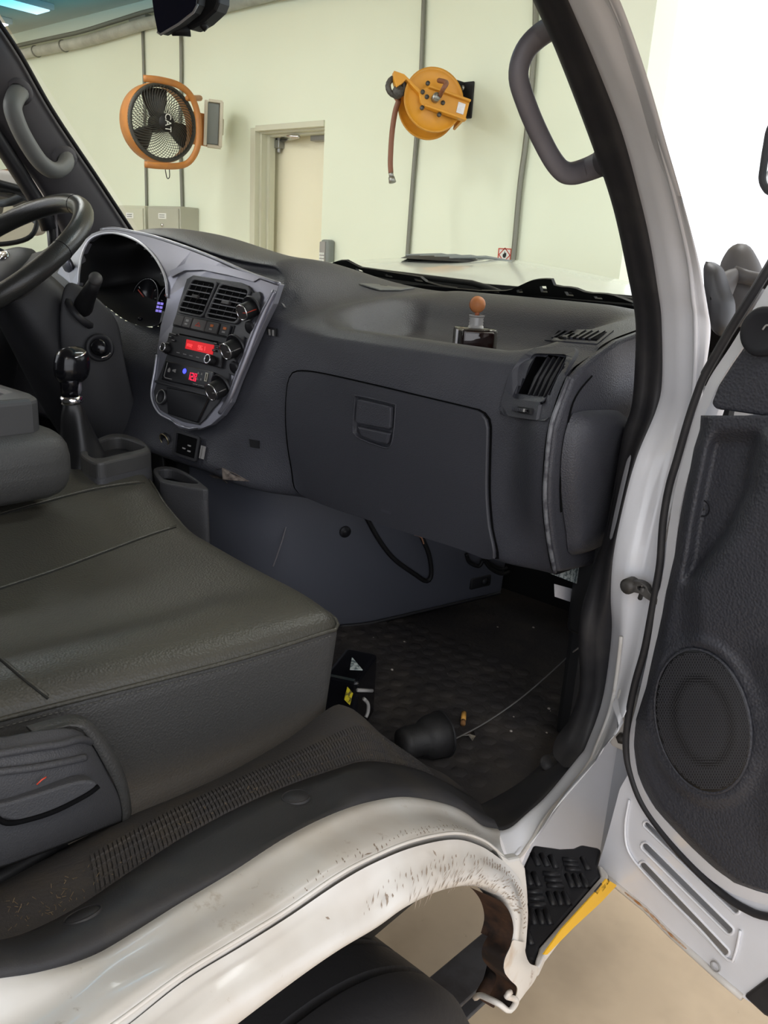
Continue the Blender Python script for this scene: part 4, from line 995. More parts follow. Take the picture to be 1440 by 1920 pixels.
# glovebox lid standing proud of a dark joint
lid_px = [(560, 697), (600, 700), (700, 722), (800, 746), (880, 765), (903, 772), (915, 785), (919, 800), (918, 850), (917, 920), (921, 980), (930, 1046), (850, 1026), (760, 1000), (660, 968), (600, 946), (560, 921), (549, 880), (541, 830), (538, 780), (540, 735), (546, 708)]
lo2 = smooth([face(u, v, .001) for u, v in lid_px], 110, True)
cc = sum(lo2, V())/len(lo2)
def ring(k, h):
    o = []
    for p in lo2:
        q_ = p + (cc - p)*k; l_, n_, i_, d_ = SKIN_D.t.find_nearest(q_); n_ = n_ if n_.y < 0 else -n_; o.append(l_ + n_*h)
    return o
mesh('glovebox_gap', loft([ring(-.018, .0006), ring(.03, .0006)], True), VOID, dash)
lt = [(676, 742), (742, 757), (746, 762), (743, 806), (735, 838), (712, 834), (680, 822), (668, 812), (667, 800), (671, 748)]
lp = smooth([face(u, v, .006) for u, v in lt], 40, True); lc_ = sum(lp, V())/40
lid = mesh('glovebox_lid', join(plate(ring(.012, .006), [lp], (0, .0015, 0)), loft([ring(.003, -.004), ring(.003, .004), ring(.012, .006)], True)), DASH2, dash, auto=.5)
mesh('latch_recess', loft([lp, [p + V((0, .010, 0)) + (lc_ - p)*.08 for p in lp], [p + (lc_ - p)*.98 + V((0, .013, 0)) for p in lp]], True), DASH2, lid)
mesh('latch_rim', tube(lp, .0012, 6, closed=True), DASH, lid)
hq = Quad(face(676, 746, .006), face(742, 761, .006), face(740, 805, .006), face(672, 792, .006))
mesh('latch_handle', hq.poly(rrect(.02, .02, .98, .98, .08, .1), -.004, .004), DASH, lid, smooth=False, bevel=.0015)
mesh('latch_lower', prism([face(u, v, .0095) for u, v in ((676, 798), (738, 811), (732, 832), (712, 829), (684, 818))], (0, .01, 0)), DASH2, lid, smooth=False, bevel=.003)

# ---------------------------------------------------------------- silver bezel round cluster and stack
def stk(u, v, h=0): return PS(u, v, lambda x, z: ystack(z) - h)
bez_out = [(143, 541), (132, 532), (107, 512), (113, 500), (124, 488), (143, 468), (158, 450), (172, 438), (190, 431), (214, 429), (253, 436), (295, 446), (360, 468), (415, 490), (465, 512), (524, 533)]
bez_r = [(512, 570), (490, 615), (465, 672), (447, 715), (432, 755), (415, 780), (395, 797), (372, 806), (340, 802), (320, 789), (298, 777), (286, 757), (283, 732), (289, 695), (293, 665), (297, 640), (301, 610), (310, 578), (313, 557)]
bez_hole = [(311, 525), (298, 494), (278, 468), (250, 448), (213, 437), (183, 441), (165, 454), (154, 478), (149, 505), (147, 535)]
outl = [stk(u, v, .006) for u, v in bez_out + bez_r + bez_hole]
stack_px = [(350, 523), (362, 516), (400, 522), (450, 530), (465, 536), (474, 549), (486, 547), (489, 556), (487, 570), (478, 590), (468, 605), (477, 618), (470, 640), (458, 632), (455, 655), (443, 678), (449, 690), (438, 705), (430, 702), (430, 715), (425, 732), (410, 755), (398, 768), (384, 786), (372, 797), (342, 791), (320, 781), (300, 769), (290, 752), (288, 733), (295, 712), (304, 690), (315, 658), (322, 620), (327, 600), (336, 566)]
mesh('centre_bezel', plate(outl, [], (0, .012, 0)), SILVER, dash, smooth=False, bevel=.0012, seg=2, label='satin silver bezel')
# raised silver shoulder right of the controls, and top rim
mesh('bezel_rim', tube(smooth([stk(u, v, .008) for u, v in [(313, 557)] + bez_hole], 60), .0028, 8), mat('bezel_edge_highlight', (.62, .62, .68), .3, metal=.5), dash)  # the rim's highlight is painted in as a paler silver
mesh('bezel_rim', tube(smooth([stk(u, v, .008) for u, v in [(345, 800), (320, 787), (299, 775), (287, 755), (284, 732), (290, 695), (294, 665)]], 40), .0022, 8), MATS['bezel_edge_highlight'], dash)
mesh('bezel_shoulder', tube(smooth([stk(u, v, .006) for u, v in [(515, 545), (495, 585), (478, 625), (462, 668), (446, 708), (430, 748), (412, 775)]], 40), [.004 + .004*math.sin(math.pi*i/39) for i in range(40)], 10), SILVER, dash)
mesh('bezel_top_edge', tube(smooth([stk(u, v, .004) for u, v in bez_out[8:]], 50), .004, 8), SILVER, dash)
mesh('bezel_scoop', loft([[stk(u, v, h) for u, v in ((320, 520), (345, 507), (380, 506), (430, 516), (475, 528))] for h in (.007,)] + [[stk(u, v, .0085) for u, v in ((318, 508), (345, 495), (380, 493), (435, 503), (490, 520))]]), SILVER, dash)
# cluster hood: black bucket behind the opening
hole = smooth([stk(u, v, .006) for u, v in [(147, 540)] + bez_hole[::-1] + [(313, 557), (309, 580), (300, 607), (270, 612), (235, 600), (200, 575)]], 70, True)
hc = sum(hole, V())/70
bucket = [hole, [p + V((0, .06, .0)) + (hc - p)*.02 for p in hole], [p + V((0, .13, .01)) + (hc - p)*.08 for p in hole], [p + V((0, .13, .01)) + (hc - p)*.98 for p in hole]]
clu = mesh('cluster_hood', loft(bucket, True), BLACK, dash)
gq = Quad(*[V((x, .045 + .0 * z, z)) for x, z in ((-.50, 1.37), (-.20, 1.37), (-.20, 1.24), (-.50, 1.24))])
face_c = hc + V((0, .115, 0))
def gp(x, z): return V((x, .118 + (1.33 - z)*-.25, z))
for (x, z, r_) in ((-.42, 1.325, .045), (-.315, 1.32, .05), (-.225, 1.315, .032)):
    q0_ = gp(x, z); gax = V((.10, -.95, .28))
    g = mesh('gauge', lathe([(0, 0), (r_*.86, 0), (r_*.9, .004), (r_, .004), (r_, -.004)], q0_ + gax*.01, gax, 32), GLOSS, clu)
    a, b = frame_of(gax)
    for k in range(9):
        th = math.radians(-40 + k*32)
        mesh('dial_tick', tube([q0_ + gax*.0115 + (a*math.cos(th) + b*math.sin(th))*r_*.68, q0_ + gax*.0115 + (a*math.cos(th) + b*math.sin(th))*r_*.8], .0010, 4), PRINT, g)
    mesh('needle', tube([q0_ + gax*.014, q0_ + gax*.014 + (a*.8 - b*.5)*r_*.7], .0012, 5), REDP, g)
vq2 = Quad(stk(296, 565, -.045), stk(308, 567, -.045), stk(303, 588, -.045), stk(291, 586, -.045))
for i in range(3):
    for j in range(2): mesh('trip_readout', vq2.block(.05 + j*.5, .05 + i*.33, .42 + j*.5, .26 + i*.33, 0, .001), VIOLET, clu, smooth=False)
for u, v in ((213, 588), (268, 600)): mesh('trip_button', cyl(stk(u, v, -.05), stk(u - 6, v - 2, -.02), .004, n=10), GLOSS, clu)
# round tweeter cap and switch on the silver wing left of the cluster
q = stk(129, 496, .008); nn = V((0, -.96, -.28)).normalized()
mesh('wing_button', lathe([(0, .008), (.017, .008), (.020, .005), (.020, 0)], q, nn, 28), SILVER, dash)
mesh('wing_button_ring', torus(q + nn*.003, nn, .0225, .0022, 32, 8), DARK, dash)
# ---------------------------------------------------------------- centre stack insert with its controls
ins = mesh('control_insert', plate([stk(u, v, .009) for u, v in stack_px], [], (0, .004, 0)), mat('stack_plastic', (.030, .030, .034), .42), dash, smooth=False, bevel=.0012)
def SQ(a, b, c_, d_, h=.0095): return Quad(stk(*a, h), stk(*b, h), stk(*c_, h), stk(*d_, h))
def z6(x, y): return (260 + x*260/1440, 500 + y*260/1440)
# air vents
for nm, c4_, hole_r in (('left', ((575, 140), (805, 180), (665, 510), (425, 460)), 5), ('right', ((865, 190), (1150, 250), (1020, 580), (715, 520)), 6)):
    vq = SQ(*[z6(*p_) for p_ in c4_])
    vt = mesh('air_vent', plate([vq(s, t_, .003) for s, t_ in rrect(-.07, -.07, 1.07, 1.06, .12, .12)], [[vq(s, t_, .003) for s, t_ in rrect(0, 0, 1, 1, .12, .10)]], vq.n*-.004), mat('vent_frame', (.05, .05, .055), .45), dash, smooth=False, bevel=.001)
    mesh('vent_well', vq.poly(rrect(0, 0, 1, 1, .12, .1), -.0012, .0004), VOID, vt, smooth=False)
    for k in range(hole_r):
        t_ = (k + .75)/(hole_r + .45)
        mesh('slat', vq.poly([(.01, t_ - .012), (.99, t_ - .012), (.99, t_ + .022), (.01, t_ + .022)], .0006, .0042), mat('vent_slat', (.06, .06, .068), .35), vt, smooth=False)
    for k in range(3): mesh('rear_vane', vq.block(.25 + .25*k, .05, .262 + .25*k, .95, .0005, .0016), BLACK, vt, smooth=False)
    mesh('vent_tab', vq.block(.36, .44, .62, .55, .002, .008), BUTTON, vt, smooth=False, bevel=.001)
# switch row
sq = SQ(z6(405, 500), z6(985, 615), z6(950, 745), z6(365, 610))
mesh('switch_tray', sq.block(-.01, -.05, 1.02, 1.06, -.001, .0012), BLACK, ins, smooth=False, bevel=.0008)
for k, (a, b, m_, pr) in enumerate(((.01, .17, BUTTON, None), (.18, .32, BUTTON, PRINT), (.34, .57, mat('button_pale', (.10, .09, .085), .5), AMBER), (.59, .79, BUTTON, AMBER), (.83, .99, DARK, AMBER))):
    bt = mesh('switch', sq.block(a, .05, b, .95, .001, .005), m_, dash, smooth=False, bevel=.001)
    c_ = (a + b)/2
    if k == 2: mesh('hazard_triangle', plate([sq(c_ - .05, .65, .0052), sq(c_, .28, .0052), sq(c_ + .05, .65, .0052)], [[sq(c_ - .03, .58, .0052), sq(c_, .38, .0052), sq(c_ + .03, .58, .0052)]], sq.n*.0004), REDP, bt, smooth=False)
    elif pr:
        mesh('switch_symbol', sq.block(c_ - .025, .25, c_ + .025, .45, .005, .0056), pr, bt, smooth=False)
        mesh('switch_symbol', sq.block(c_ - .03, .58, c_ + .02, .72, .005, .0056), PRINT, bt, smooth=False)
# radio
rq = SQ(z6(345, 675), z6(925, 795), z6(880, 1060), z6(290, 910), .010)
radio = mesh('radio', rq.block(0, 0.06, .99, 1.0, -.002, .006), mat('radio_black', (.014, .013, .014), .35), dash, smooth=False, bevel=.0015)
mesh('disc_slot', rq.block(.2, .02, .86, .075, .002, .0066), VOID, radio, smooth=False)
dq = SQ(z6(500, 755), z6(785, 815), z6(768, 915), z6(485, 850), .0165)
scr = mesh('radio_screen', dq.block(0, 0, 1, 1, -.002, .0006), REDLIT, radio, smooth=False)
dg = []
for ch, s in zip('FM2', (.06, .125, .19)): dg.append(digit(dq, ch, s, .42, s + .05, .74, .0006, .0012))
for ch, s in zip('961', (.46, .545, .645)): dg.append(digit(dq, ch, s, .34, s + .07, .78, .0006, .0012))
dg.append(dq.block(.625, .70, .635, .78, .0006, .0012))
mesh('screen_digits', join(*[d_ for d_ in dg if d_[0]]), REDHOT, radio, smooth=False, kind='stuff')
for s, t_ in ((.045, .76), (.845, .80)):
    c_ = rq(s, t_, .006)
    kn = mesh('radio_knob', lathe([(.0092, 0), (.009, .010), (.0075, .012), (0, .0115)], c_, rq.n, 24), BLACK, radio)
    mesh('knob_ring', torus(c_ + rq.n*.0115, rq.n, .0075, .0013, 28, 8), CHROME, radio)
for s, t_ in ((.13, .10), (.06, .24), (.13, .36), (.045, .52), (.86, .12), (.9, .27), (.86, .40)):
    mesh('radio_button', rq.block(s - .035, t_ - .045, s + .035, t_ + .045, .005, .0085), BLACK, radio, smooth=False, bevel=.0008)
    mesh('button_print', rq.block(s - .022, t_ - .012, s + .022, t_ + .012, .0085, .009), PRINT, radio, smooth=False)
for s in (.25, .37, .48, .6, .73):
    mesh('preset_print', rq.block(s - .03, .80, s + .025, .835, .006, .0066), PRINT, radio, smooth=False)
# second unit: digital charger/voltmeter panel
aq = SQ(z6(300, 980), z6(800, 1100), z6(768, 1290), z6(255, 1175), .010)
hv = mesh('voltmeter_panel', aq.block(0, 0, 1, 1, -.001, .005), GLOSS, dash, smooth=False, bevel=.0012)
dq2 = SQ(z6(528, 1095), z6(615, 1115), z6(598, 1195), z6(512, 1170), .0156)
dg = [digit(dq2, '1', .0, .0, .16, 1, 0, .0008), digit(dq2, '2', .28, 0, .56, 1, 0, .0008), digit(dq2, '0', .68, .0, .92, .45, 0, .0008), digit(dq2, '8', .66, .55, .92, 1., 0, .0008)]
mesh('lit_digits', join(*[d_ for d_ in dg if d_[0]]), PINKHOT, hv, smooth=False, kind='stuff')
mesh('blue_led', lathe([(0, .0012), (.0045, .001), (.005, 0)], stk(*z6(477, 1085), .0155), aq.n, 18), BLUELED, hv)
for s, t_ in ((.72, .25), (.79, .25), (.72, .55), (.79, .55)): mesh('arrow_key', aq.poly([(s - .018, t_ + .05), (s, t_ - .08), (s + .018, t_ + .05)], .005, .006), PRINT, hv, smooth=False)
mesh('usb_port', plate([aq(s, t_, .0055) for s, t_ in ((.865, .12), (.91, .12), (.91, .60), (.865, .60))], [[aq(s, t_, .0055) for s, t_ in ((.875, .18), (.90, .18), (.90, .54), (.875, .54))]], aq.n*.001), BEIGE, hv, smooth=False)
mesh('icon_print', aq.poly([(.10, .42), (.125, .32), (.15, .42), (.14, .55), (.11, .55)], .005, .006), PRINT, hv, smooth=False)
mesh('icon_print', aq.poly([(.20, .38), (.26, .32), (.26, .5), (.20, .46)], .005, .006), PRINT, hv, smooth=False)
mesh('panel_outline', tube([aq(s, t_, .0055) for s, t_ in ((.06, .08), (.05, .80), (.08, .88), (.22, .88))], .0008, 5), PRINT, hv)
mesh('panel_text_line', aq.block(.66, .84, .74, .875, .005, .006), PRINT, hv, smooth=False)
mesh('panel_text_line', aq.block(.76, .845, .87, .88, .005, .006), PRINT, hv, smooth=False)
mesh('lower_ledge', SQ(z6(185, 1180), z6(765, 1335), z6(755, 1360), z6(180, 1205)).block(0, 0, 1, 1, 0, .004), MATS['stack_plastic'], ins, smooth=False, bevel=.001)
# lower pocket
pq = SQ(z6(175, 1215), z6(770, 1350), z6(620, 1650), z6(230, 1530))
pk = mesh('pocket_door', pq.block(.22, .03, .97, .92, 0, .003), GLOSS, dash, smooth=False, bevel=.002)
c_ = stk(*z6(247, 1355), .0105)
mesh('lighter_socket', lathe([(.0, .002), (.010, .002), (.0125, .005), (.0145, .004), (.0145, -.002)], c_, pq.n, 28), DARK, dash)
mesh('socket_ring', torus(c_ + pq.n*.004, pq.n, .0128, .0012, 28, 6), STEEL, dash)
mesh('silver_lip', loft([[stk(u, v, .010) for u, v in [z6(330, 1580), z6(420, 1635), z6(520, 1670), z6(610, 1660)]], [stk(u, v, .014) for u, v in [z6(345, 1600), z6(425, 1655), z6(520, 1685), z6(615, 1672)]], [stk(u, v, .006) for u, v in [z6(360, 1625), z6(430, 1690), z6(520, 1705), z6(615, 1690)]]]), SILVER, dash)
# three rotary climate knobs
for i, (bay, fc_, rr) in enumerate((((1180, 435), (1133, 390), .0150), ((1015, 835), (967, 795), .0158), ((862, 1255), (822, 1222), .0168))):
    cb_ = stk(*z6(*bay), .010); nk = V((0, -.958, -.287))
    mesh('knob_bay', lathe([(rr*1.48, -.001), (rr*1.50, .003), (rr*1.38, .004), (rr*1.34, .001), (0, .001)], cb_, nk, 36), MATS['stack_plastic'], dash)
    kn = mesh('climate_knob', lathe([(rr*1.0, .001), (rr*.96, .020), (rr*.90, .024), (rr*.80, .0245), (0, .0235)], cb_, nk, 36), BLACK, dash)
    mesh('knob_face', lathe([(rr*.80, .0246), (rr*.5, .0255), (0, .0255)], cb_, nk, 36), BUTTON, kn)
    mesh('knob_ring', torus(cb_ + nk*.0245, nk, rr*.86, .0016, 40, 8), CHROME, kn)
    mesh('pointer_line', tube([cb_ + nk*.026 + V((rr*.35, 0, rr*.05)), cb_ + nk*.0255 + V((rr*.86, 0, rr*.08)), cb_ + nk*.004 + V((rr*1.02, 0, rr*.09))], .0010, 5), REDP if i == 0 else PRINT, kn)
    if i < 2:
        b_ = stk(*z6(*((1165, 630), (1005, 1045))[i]), .010)
        mesh('round_switch', lathe([(.0115, 0), (.0115, .004), (.009, .006), (0, .006)], b_, nk, 24), DARK, dash)
# centre lower dash: power socket, charging plug box
def low(u, v, h=0): return SKIN_D(u, v, h)
c_ = low(311, 825, .001)
mesh('power_socket', lathe([(.0, -.004), (.0095, -.003), (.011, .003), (.0135, .002), (.0135, -.004)], c_, (0, -.95, -.25), 26), DARK, dash)
mesh('socket_ring', torus(c_ + V((0, -.003, 0)), (0, -.95, -.25), .0125, .0013, 26, 6), mat('brass', (.45, .38, .22), .35, metal=.9), dash)
bq = Quad(low(339, 813, .004), low(378, 825, .004), low(372, 862, .004), low(335, 850, .004))
bxo = mesh('connector_box', bq.block(0, 0, 1, 1, -.004, .003), VOID, dash, smooth=False, bevel=.001)
mesh('connector_bezel', plate([bq(s, t_, .003) for s, t_ in rrect(-.12, -.12, 1.1, 1.12, .08, .08)], [[bq(s, t_, .003) for s, t_ in rrect(0, 0, 1, 1, .05, .05)]], bq.n*.003), DARK, bxo, smooth=False)
for s, t_ in ((.66, .45), (.42, .66), (.68, .72)): mesh('connector_pin', bq.block(s - .04, t_ - .035, s + .04, t_ + .035, .002, .007), PRINT, bxo, smooth=False)
for s in (1.15, 1.25): mesh('bezel_rib', bq.block(s, .25, s + .04, .9, -.002, .003), PRINT, bxo, smooth=False)
# clip holes and leftover adhesive squares
for (u, v, s_) in ((511, 622, 9), (478, 832, 9)):
    q = Quad(low(u - s_, v - s_, .002), low(u + s_, v - s_*.6, .002), low(u + s_, v + s_, .002), low(u - s_*.8, v + s_*.7, .002)); mesh('adhesive_pad', q.block(0, 0, 1, 1, -.002, .0015), BLACK, dash, smooth=False)
    if v < 700:
        for s in (.2, .6): mesh('adhesive_scrap', q.block(s, .3, s + .2, 1.05, .0015, .0022), PRINT, dash, smooth=False)
q = Quad(low(528, 568, .002), low(540, 571, .002), low(538, 582, .002), low(527, 579, .002)); mesh('adhesive_scrap', q.poly([(.0, .1), (.5, .3), (.9, .8), (.5, .7)], -.001, .0012), PRINT, dash, smooth=False)
# torn scuff on the lower edge
sc_ = [(390, 890), (402, 892), (405, 880), (418, 878), (440, 888), (466, 902), (440, 900), (420, 897), (425, 906), (415, 898), (400, 896)]
mesh('torn_scuff', prism([low(u, v, .003) for u, v in sc_], (0, .003, 0)), mat('torn_fibre', (.24, .20, .17), .8, var=((.10, .08, .07), 90, .4, .6)), dash, smooth=False)
# passenger grab / sticker tag on the shelf back and dash top sensor
q = Quad(PZ(672, 534, 1.391), PZ(778, 543, 1.389), PZ(775, 546, 1.388), PZ(672, 545, 1.389))
def topz(u, v): return SKIN_D(u, v, .0005)
mesh('dash_top_badge', prism([topz(u, v) for u, v in ((672, 534), (700, 535), (745, 541), (778, 542), (750, 546), (712, 546))], (0, 0, .003)), mat('pale_plastic', (.14, .145, .135), .5), dash, smooth=False, bevel=.001)
mesh('badge_hole', prism([topz(u, v) + V((0, 0, .0032)) for u, v in ((712, 538), (726, 540), (724, 544), (714, 543))], (0, 0, .0006)), VOID, dash, smooth=False)
q0_ = PY(395, 455, .13)
mesh('pad_strip', prism([PY(u, v, .16) for u, v in ((358, 446), (418, 463), (418, 466), (358, 449))], (0, .02, 0)), BLACK, dash, smooth=False)
# lower driver knee panel
mesh('knee_panel', loft([[V((x, y, z)) for x in (-.74, -.6, -.45, -.35, -.25, -.18)] for y, z in ((-.03, 1.10), (-.02, 1.0), (.03, .88), (.12, .78))]), BLACK, dash, solid=.01)

# ================================================================== seats
yfront = [(-.34, -.145), (-.28, -.141), (-.13, -.145), (0.0, -.17), (.10, -.205), (.213, -.235), (.40, -.262), (.58, -.292), (.63, -.30)]
def xright(y): return .600 + .10*(y + .29)*1.0 if y > -.69 else .56
ZB, ZT = .872, 1.040
def cush_top(x, y):
    z = ZT + .022*sm(-.30, -.80, y)
    z += .014*math.exp(-((x - .515)/.048)**2)*sm(-.27, -.42, y)          # side bolster
    z -= .012*math.exp(-((x - .34)/.12)**2)*sm(-.30, -.55, y)
    z += .006*sm(-.45, -.30, y)*math.exp(-((x - .52)/.10)**2)
    z += .035*sm(.24, -.05, x)
    return z
def cush(p):
    s = (p.x + .34)/.94; t_ = (p.y + 1.2)/1.0; k = (p.z - ZB)/(ZT - ZB)
    x = lerp(-.34, .60, s)
    yf = interp(x, yfront); y = lerp(-1.2, yf, t_)
    x = lerp(-.34, xright(y), s)
    x += -.015*(1 - k)*sm(.55, .60, x)
    y += -.02*(1 - k)*sm(-.35, -.25, y)
    zt = cush_top(x, y)
    for sx in (.185, .065):          # stitched channels
        zt -= 0
    zt -= .006*math.exp(-((x - .505)/.008)**2)*0
    return V((x, y, lerp(ZB, zt, k)))
seat = thing('passenger_seat', 'dark olive grey vinyl passenger bench seat with stitched edge', 'seat', (.2, -.7, .92))
svf = rbox((.13, -.70, (ZB + ZT)/2), (.94, 1.0, ZT - ZB), .028, 56, fn=cush)
SKIN_S = Skin(svf)
def face_c(q): return sum((svf[0][i] for i in q), V())/len(q)
top_f = [q for q in svf[1] if face_c(q).z > cush_top(face_c(q).x, face_c(q).y) - .016]; side_f = [q for q in svf[1] if face_c(q).z <= cush_top(face_c(q).x, face_c(q).y) - .016]
mesh('seat_cushion', (svf[0], top_f), VINYL, seat)
mesh('cushion_side', (svf[0], side_f), VINYLS, seat)
def st(x, y, h=.001): return V((x, y, cush_top(x, y) + h))
ed = [st(xright(y) - .003, y, -.016) for y in [-1.15 + .84*i/40 for i in range(41)]]
ed += [V((x, interp(x, yfront) - .0025, cush_top(x, -.28) - .016)) for x in (.575, .54, .5, .45, .40, .35, .30, .25, .20, .15, .10, .05, 0, -.05, -.1, -.2)]
mesh('edge_piping', tube(smooth(ed, 120), .0024, 8), VINYL, seat)
stc = []
for k in range(150):
    y = -1.1 + .78*k/150
    stc.append(tube([st(xright(y) + .0005, y, -.021), st(xright(y + .003) + .0005, y + .003, -.021)], .0006, 4))
mesh('edge_stitching', join(*stc), THREAD, seat, kind='stuff')
for px_ in ([(-420, 1250), (-240, 1187), (-60, 1125), (0, 1105), (100, 1072), (200, 1035), (280, 1005), (330, 989)], [(-420, 1078), (-240, 1030), (-60, 982), (0, 966), (150, 925), (230, 910), (285, 905)], [(-150, 1156), (-60, 1190), (0, 1237), (45, 1275), (90, 1310)]):
    dp_ = smooth([V((u, v, 0)) for u, v in px_], 50)
    mesh('seam', tube([SKIN_S(p.x, p.y, .0002) for p in dp_], .0013, 6), SEAM, seat)
    mesh('seam_roll', tube([SKIN_S(p.x, p.y - 4, -.0016) for p in dp_], .0028, 8), VINYL, seat)
# side skirt of the cushion and plastic recliner cover
sk = smooth([PX(u, v, .606) for u, v in ((60, 1374), (150, 1352), (185, 1375), (215, 1420), (235, 1470), (243, 1520), (240, 1535))], 30)
sk2 = smooth([PX(u, v, .615) for u, v in ((40, 1384), (135, 1362), (165, 1385), (195, 1435), (218, 1480), (228, 1520), (228, 1540))], 30)
mesh('skirt_fold', loft([[p + V((-.01, 0, 0)) for p in sk], sk, [a.lerp(b, .5) + V((.004, 0, 0)) for a, b in zip(sk, sk2)], sk2]), VINYLS, seat, solid=.002)
cov = [[(-80, 1392), (0, 1380), (60, 1368), (115, 1362), (150, 1368), (168, 1383)],
       [(-80, 1425), (0, 1413), (60, 1403), (115, 1396), (150, 1385), (172, 1390)],
       [(-80, 1455), (0, 1447), (60, 1440), (115, 1430), (160, 1420), (192, 1424)],
       [(-80, 1500), (0, 1505), (60, 1487), (115, 1468), (170, 1462), (207, 1456)],
       [(-80, 1540), (0, 1538), (60, 1520), (115, 1498), (170, 1480), (222, 1480)],
       [(-80, 1580), (0, 1570), (60, 1556), (115, 1535), (180, 1515), (232, 1500)],
       [(-80, 1660), (0, 1635), (60, 1612), (120, 1590), (190, 1560), (240, 1540)]]
xs_ = [[.625, .625, .624, .622, .618, .608], [.640, .640, .638, .634, .626, .610], [.646, .646, .645, .642, .634, .612], [.647, .647, .646, .643, .636, .613], [.640, .640, .639, .638, .634, .613], [.645, .645, .644, .642, .634, .613], [.640, .640, .638, .634, .625, .612]]
mesh('recliner_cover', loft([smooth([PX(*r_[0], xr[0]) + V((0, -.22, .0))] + [PX(u, v, x) for (u, v), x in zip(r_, xr)], 40) for r_, xr in zip(cov, xs_)]), SEATPL, seat, sub=1, solid=.003)
for rg in ([(-70, 1424, .641), (0, 1413, .641), (60, 1403, .639), (115, 1395, .636), (150, 1386, .628), (170, 1392, .614)], [(-70, 1456, .646), (0, 1447, .6465), (60, 1440, .6455), (115, 1430, .6425), (160, 1420, .6345)]):
    mesh('cover_ridge', tube(smooth([PX(u, v, x) for u, v, x in rg], 30), .0032, 8), SEATPL, seat)
lv = [(0, 1536), (40, 1540), (100, 1520), (160, 1490), (185, 1470), (150, 1465), (60, 1492), (0, 1508)]
mesh('recliner_lever', prism(smooth([PX(u, v, .652) for u, v in [(-60, 1545)] + lv + [(-60, 1512)]], 40, True), (-.012, 0, 0)), SEATPL, seat, smooth=False, bevel=.004, seg=3)
mesh('lever_shadow_gap', tube(smooth([PX(u, v, .6525) for u, v in ((-40, 1500), (0, 1537), (12, 1543), (40, 1540), (100, 1522), (160, 1492), (185, 1474))], 30), .0022, 6), VOID, seat)
mesh('seat_rail', tube([PX(u, v, .60) for u, v in ((-40, 1670), (60, 1610), (120, 1578))], .008, 8), BLACK, seat)
mesh('backrest', rbox((.13, -1.20, 1.34), (.92, .14, .62), .06, 6, fn=lambda p: V((p.x, p.y - .18*(p.z - 1.04), p.z))), VINYL, seat)

# folded middle backrest with a cup tray on its back
fb = thing('folded_middle_seat', 'folded middle backrest with a moulded cup tray on top', 'seat', (.05, -.6, 1.07))
def arm(p):
    k = (p.z - 1.085)/.14
    return V((p.x + .0, p.y + .03*sm(.0, 1, 1 - k) * 0 - .02*k*sm(-.45, -.35, p.y), p.z))
mesh('backrest_pad', rbox((-.06, -.66, 1.135), (.36, .60, .105), .042, 10), VINYLS, fb)
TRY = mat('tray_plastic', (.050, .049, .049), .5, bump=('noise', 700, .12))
tray_o = [(-.23, -.95), (.095, -.95), (.095, -.415), (.085, -.400), (.05, -.393), (-.20, -.393), (-.225, -.405), (-.23, -.43)]
tray_i = [(-.20, -.93), (.083, -.93), (.083, -.50), (.050, -.492), (.044, -.44), (.03, -.420), (-.18, -.420), (-.20, -.44)]
zt_ = 1.232
mesh('cup_tray', plate([V((x, y, zt_)) for x, y in tray_o], [[V((x, y, zt_)) for x, y in tray_i]], (0, 0, -.055)), TRY, fb, smooth=False, bevel=.008, seg=3)
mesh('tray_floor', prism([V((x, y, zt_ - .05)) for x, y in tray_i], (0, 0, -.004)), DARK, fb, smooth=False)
mesh('pad_stitching', tube([V((.115, y, 1.16 + .02*math.sin((y + .38)*14))) for y in [-.40 - .5*i/20 for i in range(21)]], .0012, 5), THREAD, fb)
mesh('tray_clip', rbox((-.06, -.40, zt_ + .001), (.03, .010, .004), .002, 1), PRINT, fb)

# ================================================================== centre console bins and gear lever
cons = thing('centre_console', 'grey floor console with an oval tray ahead of the middle seat', 'console', (-.05, -.2, .9))
tq = [PZ(u, v, 1.105) for u, v in ((150, 845), (190, 818), (225, 812), (262, 822), (282, 840), (275, 848), (215, 862), (180, 868))]
ti = [PZ(u, v, 1.105) for u, v in ((165, 845), (195, 824), (225, 819), (255, 827), (270, 838), (215, 852), (180, 858))]
mesh('oval_tray', plate(smooth(tq, 40, True), [smooth(ti, 36, True)], (0, 0, -.03)), TRY, cons, smooth=False, bevel=.004)
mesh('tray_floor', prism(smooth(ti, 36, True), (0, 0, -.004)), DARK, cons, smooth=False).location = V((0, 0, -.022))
ctq = sum(tq, V())/len(tq)
mesh('console_body', loft([smooth([p + (p - ctq)*k + V((0, 0, dz)) for p in tq], 40, True) for k, dz in ((-.02, -.012), (.0, -.03), (.05, -.09), (.08, -.25))], True), SEATPL, cons)
bin_ = thing('console_bin', 'open grey storage bin between console and lower dash', 'bin', (.06, -.13, .8))
b_o = [PZ(u, v, 1.06) for u, v in ((288, 878), (318, 874), (350, 885), (382, 908), (386, 918), (312, 906), (296, 898))]
b_i = [PZ(u, v, 1.06) for u, v in ((298, 882), (318, 879), (345, 888), (370, 906), (315, 899), (303, 893))]
b_o = smooth(b_o, 40, True); b_i = smooth(b_i, 36, True)
mesh('bin_rim', plate(b_o, [b_i], (0, 0, -.02)), SEATPL, bin_, smooth=False, bevel=.003)
cb_ = sum(b_o, V())/len(b_o)
mesh('bin_wall', loft([[p + (p - cb_)*k + V((0, 0, dz)) for p in b_o] for k, dz in ((0, -.015), (.06, -.08), (.10, -.25))], True), SEATPL, bin_, sub=1)
mesh('bin_floor', prism(b_i, (0, 0, -.004)), VOID, bin_, smooth=False).location = V((0, 0, -.02))

